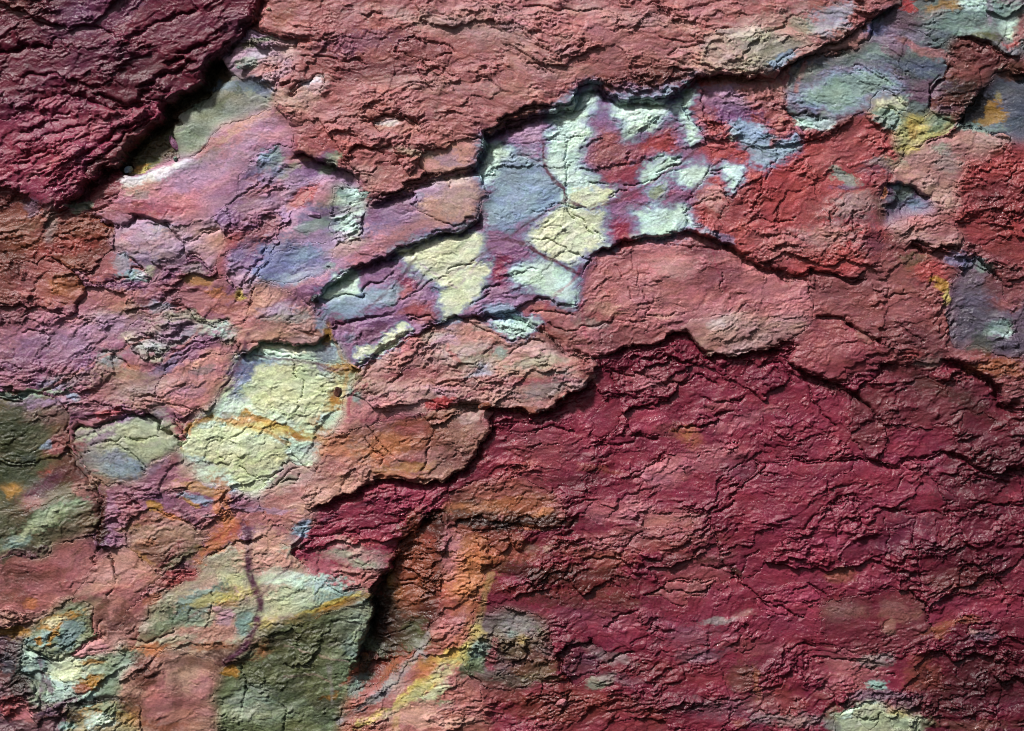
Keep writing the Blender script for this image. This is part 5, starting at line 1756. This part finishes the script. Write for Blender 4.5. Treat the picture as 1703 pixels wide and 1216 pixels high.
# outlines of the slabs: a worn edge and a joint of uneven depth
jn = np.clip(.55 + 1.3 * fbm(X / 26, Y / 26, 3, 81), .06, 1.4)
for s in SL:
    if s['pts'] is None or s['label'].__class__ is str and 'salmon and orange streaked' in s['label']: continue
    w = bbox(s['pts'], 22)
    d, sd_, t = linedist(s['pts'], XW[w], YW[w], True)
    ew, ed = s['edge']
    H[w] -= ed * jn[w] * np.exp(-(d / ew) ** 2) * (.16 + .84 * SH[w]) * sst(-.25, .2, n_amp[w] + SH[w])
for h, g, pts, r1, r2, lw in LG:
    w = bbox(pts, 4 * r1)
    d, s, t = linedist(pts, XW[w], YW[w])
    tap = sst(0, .10, t) * sst(0, .10, 1 - t)
    up = np.where(s > 0, h * .4 * np.exp(-d / (r1 * 1.3)), 0) * tap
    dn = np.where(s <= 0, -g * 1.1 * np.exp(-(d / (r2 * .72)) ** 1.3), 0) * tap * (.55 + .6 * jn[w])
    major = .85 if g >= 12 else .6
    H[w] += up * major + dn * major - .25 * major * g * np.exp(-(d / lw) ** 2) * tap
for cw, cd, pts in CR:
    w = bbox(pts, 20)
    d, s, t = linedist(pts, XW[w], YW[w])
    H[w] -= cd * (.5 + .6 * jn[w]) * np.exp(-(d / cw) ** 2) * sst(0, .08, t) * sst(0, .08, 1 - t)
for x, y, rx, ry, an, hh in BP:
    w = win(x - 2.6 * rx - 2.6 * ry, y - 2.6 * rx - 2.6 * ry, x + 2.6 * rx + 2.6 * ry, y + 2.6 * rx + 2.6 * ry, 0)
    a = radians(an); dx = X[w] - x; dy = Y[w] - y
    e = ((dx * math.cos(a) - dy * math.sin(a)) / rx) ** 2 + ((dx * math.sin(a) + dy * math.cos(a)) / ry) ** 2
    H[w] += hh * np.exp(-e)

# single splinters left hanging in the gaps fall back to what is round them
_st = np.stack([np.roll(np.roll(H, i, 0), j, 1) for i in (-2, 0, 2) for j in (-2, 0, 2)])
_md = np.median(_st, 0); _bad = np.abs(H - _md) > 4.5; H[_bad] = _md[_bad]
del _st, _md
# ------------------------------------------------------------------ mineral colour of the stone, with shade painted into some patches
def mix(w, col, k):
    k = np.clip(k, 0, 1)[..., None]; COL[w] = COL[w] * (1 - k) + np.array(col, F) * k
n1 = fbm(X / 40, Y / 22, 4, 91); n2 = fbm(X / 11, Y / 7, 3, 95); n3 = fbm(X / 4.5, Y / 3.5, 2, 97)
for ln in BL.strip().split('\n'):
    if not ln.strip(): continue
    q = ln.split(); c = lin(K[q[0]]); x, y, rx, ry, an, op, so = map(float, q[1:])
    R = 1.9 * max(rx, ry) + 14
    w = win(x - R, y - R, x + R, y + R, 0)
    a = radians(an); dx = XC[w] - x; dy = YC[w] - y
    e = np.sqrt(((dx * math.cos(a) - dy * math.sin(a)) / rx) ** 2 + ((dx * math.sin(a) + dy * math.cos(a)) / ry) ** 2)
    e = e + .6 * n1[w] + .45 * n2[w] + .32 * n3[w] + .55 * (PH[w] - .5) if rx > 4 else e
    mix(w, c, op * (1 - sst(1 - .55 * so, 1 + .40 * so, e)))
def sdist(pts, w):
    d, s, t = linedist(pts, XC[w], YC[w], True)
    return np.where(inside(pts, XC[w], YC[w]), -d, d) + 10 * n1[w] + 8 * n2[w] + 4 * n3[w] + 7 * (PH[w] - .5) - 2.5
MPD = []
for c, hw, pts in MP:
    pts = P(pts); w = bbox(pts, hw * 4 + 22); MPD.append((c, hw, w, sdist(pts, w)))
HAL = [q for q in MPD if q[0] not in ('lime', 'sage')]
for c, hw, w, d in HAL: mix(w, lin(K['purple']), .6 * (1 - sst(hw * .8, hw * 3.2, d)))
for c, hw, w, d in HAL: mix(w, lin(K['bluegrey']), .85 * (1 - sst(-hw * .2, hw * 2.1, d + 4 * n2[w])))
for c, hw, w, d in MPD: mix(w, lin(K[c]), (.97 if hw > 0 else 0) * (1 - sst(-hw * 1.0, hw * .8, d)))
for c, vw, op, pts in VN:
    pts = P(pts); w = bbox(pts, 24)
    d, s, t = linedist(pts, X[w] + .6 * wx[w] + 2 * n2[w], Y[w] + .6 * wy[w])
    mix(w, lin(K[c]), op * (1 - sst(vw * .5, vw * 1.4, d + 4.0 * n1[w] + 2.5 * n2[w])) * np.clip(.85 + 1.3 * n1[w] + .8 * n2[w], .15, 1))
# each exposed layer has a slightly different tint, plus cloudy mottling and dark mineral specks
COL *= (1 + .34 * (PH[..., None] - .5))
h2 = (PH * 7.31) % 1.0 - .5
COL *= 1 + np.stack([.03 * h2, -.07 * h2, .10 * h2], -1)
tint = fbm(X / 55, Y / 34, 4, 101)[..., None]
COL *= 1 + np.array([.10, .02, -.10], F) * tint * 1.6
COL *= 1 + .30 * fbm(X / 14, Y / 9, 4, 105)[..., None] + .22 * n3[..., None]
sp = sst(.30, .5, fbm(X / 5, Y / 4, 2, 111)) * sst(-.1, .35, fbm(X / 60, Y / 50, 2, 113))
GR = np.isin(ID, [i for i, s in enumerate(SL) if s['pre'] is PRE['grain'] or 'lens shaped slab' in (s['label'] or '')])
sp2 = sst(.12, .42, fbm(X / 4.5, Y / 3.5, 3, 115)) * sst(-.3, .3, fbm(X / 40, Y / 24, 3, 117)) * blur(GR.astype(F), 3, 1)
COL *= (1 - .45 * sp[..., None]) * (1 - .55 * sp2[..., None])
ALB = 0.86
COL = np.clip(COL * ALB, .004, .9)

# ------------------------------------------------------------------ material
def rock_material(name, grain=1.0):
    m = bpy.data.materials.new(name); m.use_nodes = True; nt = m.node_tree; nt.nodes.clear(); N = nt.nodes.new; L = nt.links.new
    out = N('ShaderNodeOutputMaterial'); b = N('ShaderNodeBsdfPrincipled'); L(b.outputs[0], out.inputs[0])
    at = N('ShaderNodeAttribute'); at.attribute_name = 'mineral'
    tc = N('ShaderNodeTexCoord')
    n = N('ShaderNodeTexNoise'); n.inputs['Scale'].default_value = 330; n.inputs['Detail'].default_value = 6; n.inputs['Roughness'].default_value = .78
    L(tc.outputs['Object'], n.inputs['Vector'])
    r = N('ShaderNodeMapRange'); r.inputs[1].default_value = .3; r.inputs[2].default_value = .7; r.inputs[3].default_value = .78; r.inputs[4].default_value = 1.22
    L(n.outputs[0], r.inputs[0])
    mu = N('ShaderNodeVectorMath'); mu.operation = 'SCALE'; L(at.outputs['Color'], mu.inputs[0]); L(r.outputs[0], mu.inputs['Scale'])
    L(mu.outputs[0], b.inputs['Base Color'])
    n2 = N('ShaderNodeTexNoise'); n2.inputs['Scale'].default_value = 90; n2.inputs['Detail'].default_value = 3
    L(tc.outputs['Object'], n2.inputs['Vector'])
    hv = N('ShaderNodeSeparateColor'); L(at.outputs['Color'], hv.inputs[0])
    dmp = N('ShaderNodeMapRange'); dmp.inputs[1].default_value = .03; dmp.inputs[2].default_value = .22; dmp.inputs[3].default_value = -.12; dmp.inputs[4].default_value = .06; L(hv.outputs[1], dmp.inputs[0])
    r2 = N('ShaderNodeMapRange'); r2.inputs[1].default_value = .3; r2.inputs[2].default_value = .7; r2.inputs[3].default_value = .30; r2.inputs[4].default_value = .56
    L(n2.outputs[0], r2.inputs[0]); n3 = N('ShaderNodeTexNoise'); n3.inputs['Scale'].default_value = 900; L(tc.outputs['Object'], n3.inputs['Vector']); m3 = N('ShaderNodeMapRange'); m3.inputs[1].default_value = .35; m3.inputs[2].default_value = .65; m3.inputs[3].default_value = -.14; m3.inputs[4].default_value = .1; L(n3.outputs[0], m3.inputs[0]); a3 = N('ShaderNodeMath'); a3.operation = 'ADD'; L(m3.outputs[0], a3.inputs[0]); L(r2.outputs[0], a3.inputs[1]); r2 = a3
    ad = N('ShaderNodeMath'); ad.operation = 'ADD'; L(r2.outputs[0], ad.inputs[0]); L(dmp.outputs[0], ad.inputs[1]); L(ad.outputs[0], b.inputs['Roughness'])
    b.inputs['Specular IOR Level'].default_value = .42
    bu = N('ShaderNodeBump'); bu.inputs['Strength'].default_value = 1.0 * grain; bu.inputs['Distance'].default_value = .0009
    L(n.outputs[0], bu.inputs['Height']); L(bu.outputs[0], b.inputs['Normal'])
    return m
ROCK = rock_material('banded_rock')
DARK = bpy.data.materials.new('dark_bedrock'); DARK.use_nodes = True  # plain dark rock tone behind the slabs
_b = DARK.node_tree.nodes['Principled BSDF']; _n = DARK.node_tree.nodes.new('ShaderNodeTexNoise'); _n.inputs['Scale'].default_value = 30
_r = DARK.node_tree.nodes.new('ShaderNodeValToRGB'); _r.color_ramp.elements[0].color = (.03, .015, .015, 1); _r.color_ramp.elements[1].color = (.1, .05, .05, 1)
DARK.node_tree.links.new(_n.outputs[0], _r.inputs[0]); DARK.node_tree.links.new(_r.outputs[0], _b.inputs['Base Color'])

# ------------------------------------------------------------------ cut the wall into its slabs
def to_world(x, y, h):
    return np.stack([(x - CX) * MM, -h * MM, (CY - y) * MM], -1)
VX = to_world(X, Y, H).reshape(-1, 3).astype(F); VC = COL.reshape(-1, 3)
q = (np.arange(NY - 1)[:, None] * NX + np.arange(NX - 1)[None, :]).ravel().astype(np.int64)
QV = np.stack([q, q + NX, q + NX + 1, q + 1], 1)           # facing the camera
QID = ID[:-1, :-1].ravel().copy()
QC = CELL[:-1, :-1].ravel()

def mesh_from(name, verts, quads, cols, mats):
    me = bpy.data.meshes.new(name)
    me.vertices.add(len(verts)); me.vertices.foreach_set('co', verts.astype(F).ravel())
    me.loops.add(quads.size); me.loops.foreach_set('vertex_index', quads.astype(np.int32).ravel())
    me.polygons.add(len(quads)); me.polygons.foreach_set('loop_start', np.arange(0, quads.size, 4, dtype=np.int32))
    me.polygons.foreach_set('use_smooth', np.ones(len(quads), bool))
    me.update(calc_edges=True)
    at = me.color_attributes.new('mineral', 'FLOAT_COLOR', 'POINT')
    at.data.foreach_set('color', np.concatenate([cols, np.ones((len(cols), 1), F)], 1).astype(F).ravel())
    for mt in mats: me.materials.append(mt)
    return me
def piece(name, sel, parent=None, depth=.030, origin=None):
    """one slab or flake: its broken front and side walls running back into the rock"""
    quads = QV[sel]
    used, inv = np.unique(quads.ravel(), return_inverse=True); quads = inv.reshape(-1, 4)
    v = VX[used].copy(); c = VC[used]
    nv = len(v)
    e = np.stack([quads, np.roll(quads, -1, 1)], -1).reshape(-1, 2)
    key = e[:, 0] * nv + e[:, 1]; rkey = e[:, 1] * nv + e[:, 0]
    be = e[~np.isin(key, rkey)]
    if len(be) and depth:
        bv, binv = np.unique(be.ravel(), return_inverse=True); binv = binv.reshape(-1, 2)
        low = v[bv].copy(); low[:, 1] += depth
        sk = np.stack([be[:, 1], be[:, 0], binv[:, 0] + nv, binv[:, 1] + nv], 1)
        v = np.concatenate([v, low]); c = np.concatenate([c, c[bv]]); quads = np.concatenate([quads, sk])
    o = v.mean(0) if origin is None else np.array(origin, F)
    if parent is not None: o = np.array(parent.location, F)
    ob = bpy.data.objects.new(name, mesh_from(name, v - o, quads, c, [ROCK]))
    sc.collection.objects.link(ob)
    if parent is not None: ob.parent = parent
    else: ob.location = [float(k) for k in o]
    return ob

order = np.argsort(QID, kind='stable'); bounds = np.searchsorted(QID[order], np.arange(len(SL) + 1))
selof = [order[bounds[i]:bounds[i + 1]] for i in range(len(SL))]
roots = {}
for i, s in enumerate(SL):
    if s['parent'] is not None or len(selof[i]) < 8: continue
    sel = selof[i]
    ob = piece(s['name'], sel)
    ob['label'] = s['label']; ob['category'] = s['cat']
    roots[i] = ob
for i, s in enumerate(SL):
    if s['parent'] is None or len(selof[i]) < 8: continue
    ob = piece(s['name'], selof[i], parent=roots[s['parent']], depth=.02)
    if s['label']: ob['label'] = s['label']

# the rock behind everything
def box_mesh(name, x0, x1, y0, y1, z0, z1, mat):
    vv = [(x, y, z) for x in (x0, x1) for y in (y0, y1) for z in (z0, z1)]
    ff = [(0, 1, 3, 2), (4, 6, 7, 5), (0, 4, 5, 1), (2, 3, 7, 6), (0, 2, 6, 4), (1, 5, 7, 3)]
    me = bpy.data.meshes.new(name); me.from_pydata(vv, [], ff); me.materials.append(mat)
    o = bpy.data.objects.new(name, me); sc.collection.objects.link(o); return o
bed = box_mesh('rock_face', -1.35, 1.35, .10, .5, -1.0, 1.0, DARK); bed['kind'] = 'structure'
print('slabs', len(roots), 'quads', len(QV)); assert len(QV) < 1.47e6

# ------------------------------------------------------------------ loose pebbles and chips, each resting in or on the wall
def height_at(x, y):
    i = int(np.clip(np.searchsorted(ay, y), 0, NY - 1)); j = int(np.clip(np.searchsorted(ax, x), 0, NX - 1))
    return float(H[max(0, i - 2):i + 3, max(0, j - 2):j + 3].max())
def stone(name, label, cat, x, y, rx, ry, ang, thick, ca, cb, seed, lift=0, facets=15, group=None):
    r = np.random.RandomState(seed)
    n = 22; m = 14
    th, ph = np.meshgrid(np.linspace(0, 2 * math.pi, n, endpoint=False), np.linspace(.04, math.pi - .04, m))
    d = np.stack([np.cos(th) * np.sin(ph), np.sin(th) * np.sin(ph), np.cos(ph)], -1).reshape(-1, 3)
    nr = r.normal(size=(facets, 3)); nr /= np.linalg.norm(nr, axis=1)[:, None]; k = r.uniform(.42, .85, facets)
    rad = np.ones(len(d))
    for q, kk in zip(nr, k):                      # broken faces: cut by random planes
        c = d @ q; rad = np.where(c > .05, np.minimum(rad, kk / np.maximum(c, .05)), rad)
    rad *= 1 + .035 * r.normal(size=len(d))
    p = d * rad[:, None]; a = radians(ang)
    px = p[:, 0] * rx; py = p[:, 1] * ry
    wxx = px * math.cos(a) + py * math.sin(a); wyy = -px * math.sin(a) + py * math.cos(a)
    v = np.stack([wxx * MM, -p[:, 2] * thick * MM, -wyy * MM], 1).astype(F)
    f = []
    for i in range(m - 1):
        for j in range(n):
            f.append((i * n + j, i * n + (j + 1) % n, (i + 1) * n + (j + 1) % n, (i + 1) * n + j))
    f = np.array(f)
    t = np.clip(.5 + .5 * np.sin(v[:, 0] * 300 + v[:, 2] * 170 + seed) + .3 * r.normal(size=len(v)), 0, 1)[:, None]
    c = (np.array(lin(K[ca])) * (1 - t) + np.array(lin(K[cb])) * t) * ALB
    me = mesh_from(name, v, f, c.astype(F), [ROCK])
    me.polygons.foreach_set('use_smooth', np.zeros(len(f), bool))
    o = bpy.data.objects.new(name, me); sc.collection.objects.link(o)
    o.location = ((x - CX) * MM, -(height_at(x, y) + thick * .05 + lift) * MM, (CY - y) * MM)
    o['label'] = label; o['category'] = cat
    if group: o['group'] = group
    return o
stone('rock_chip', 'small pink chip jutting out of the blue grey patch right of centre', 'rock chip', 1330, 216, 15, 7, -62, 7, 'mauve', 'rose', 3)
stone('pebble', 'tiny beige pebble caught in the black crevice at the top', 'pebble', 447, 15, 6, 4.5, 10, 5, 'sand', 'cream', 5)
stone('pebble', 'small pale green pebble where the crevice meets the pale pink slab', 'pebble', 205, 279, 13, 9, 15, 8, 'sage', 'bluegrey', 8)
stone('rock_chip', 'narrow mauve shard wedged against the left edge of the grey green slate', 'rock chip', 284, 234, 17, 6, -60, 6, 'mauve', 'brown', 11)
stone('rock_chip', 'tiny teal chip at the lower corner of the grey green slate', 'rock chip', 288, 262, 6, 5, 20, 5, 'teal', 'green', 12)
stone('rock_chip', 'dark grey plug of stone under the lower tip of the pale plate', 'rock chip', 524, 497, 12, 9, 20, 8, 'deepslate', 'black', 14)
stone('rock_chip', 'purple triangular chip in the folds left of the round mint pocket', 'rock chip', 524, 358, 15, 8, -10, 5, 'purple', 'lilac', 17)
stone('rock_chip', 'brown chip at the right end of the ledge over the orange slab', 'rock chip', 806, 676, 16, 7, 8, 7, 'brown', 'rust', 19)
stone('rock_chip', 'dark brown chip in the notch between the mint slab and the pink tongue', 'rock chip', 562, 652, 9, 10, 0, 6, 'umber', 'brown', 23)
stone('rock_chip', 'pink wedge of stone beside the short black slit at the bottom', 'rock chip', 935, 1172, 15, 8, 50, 6, 'rose', 'brick', 29)
stone('rock_chip', 'grey green chip near the top of the grey pink rubble slab', 'rock chip', 408, 110, 15, 6, 10, 5, 'tealdk', 'grey', 53)
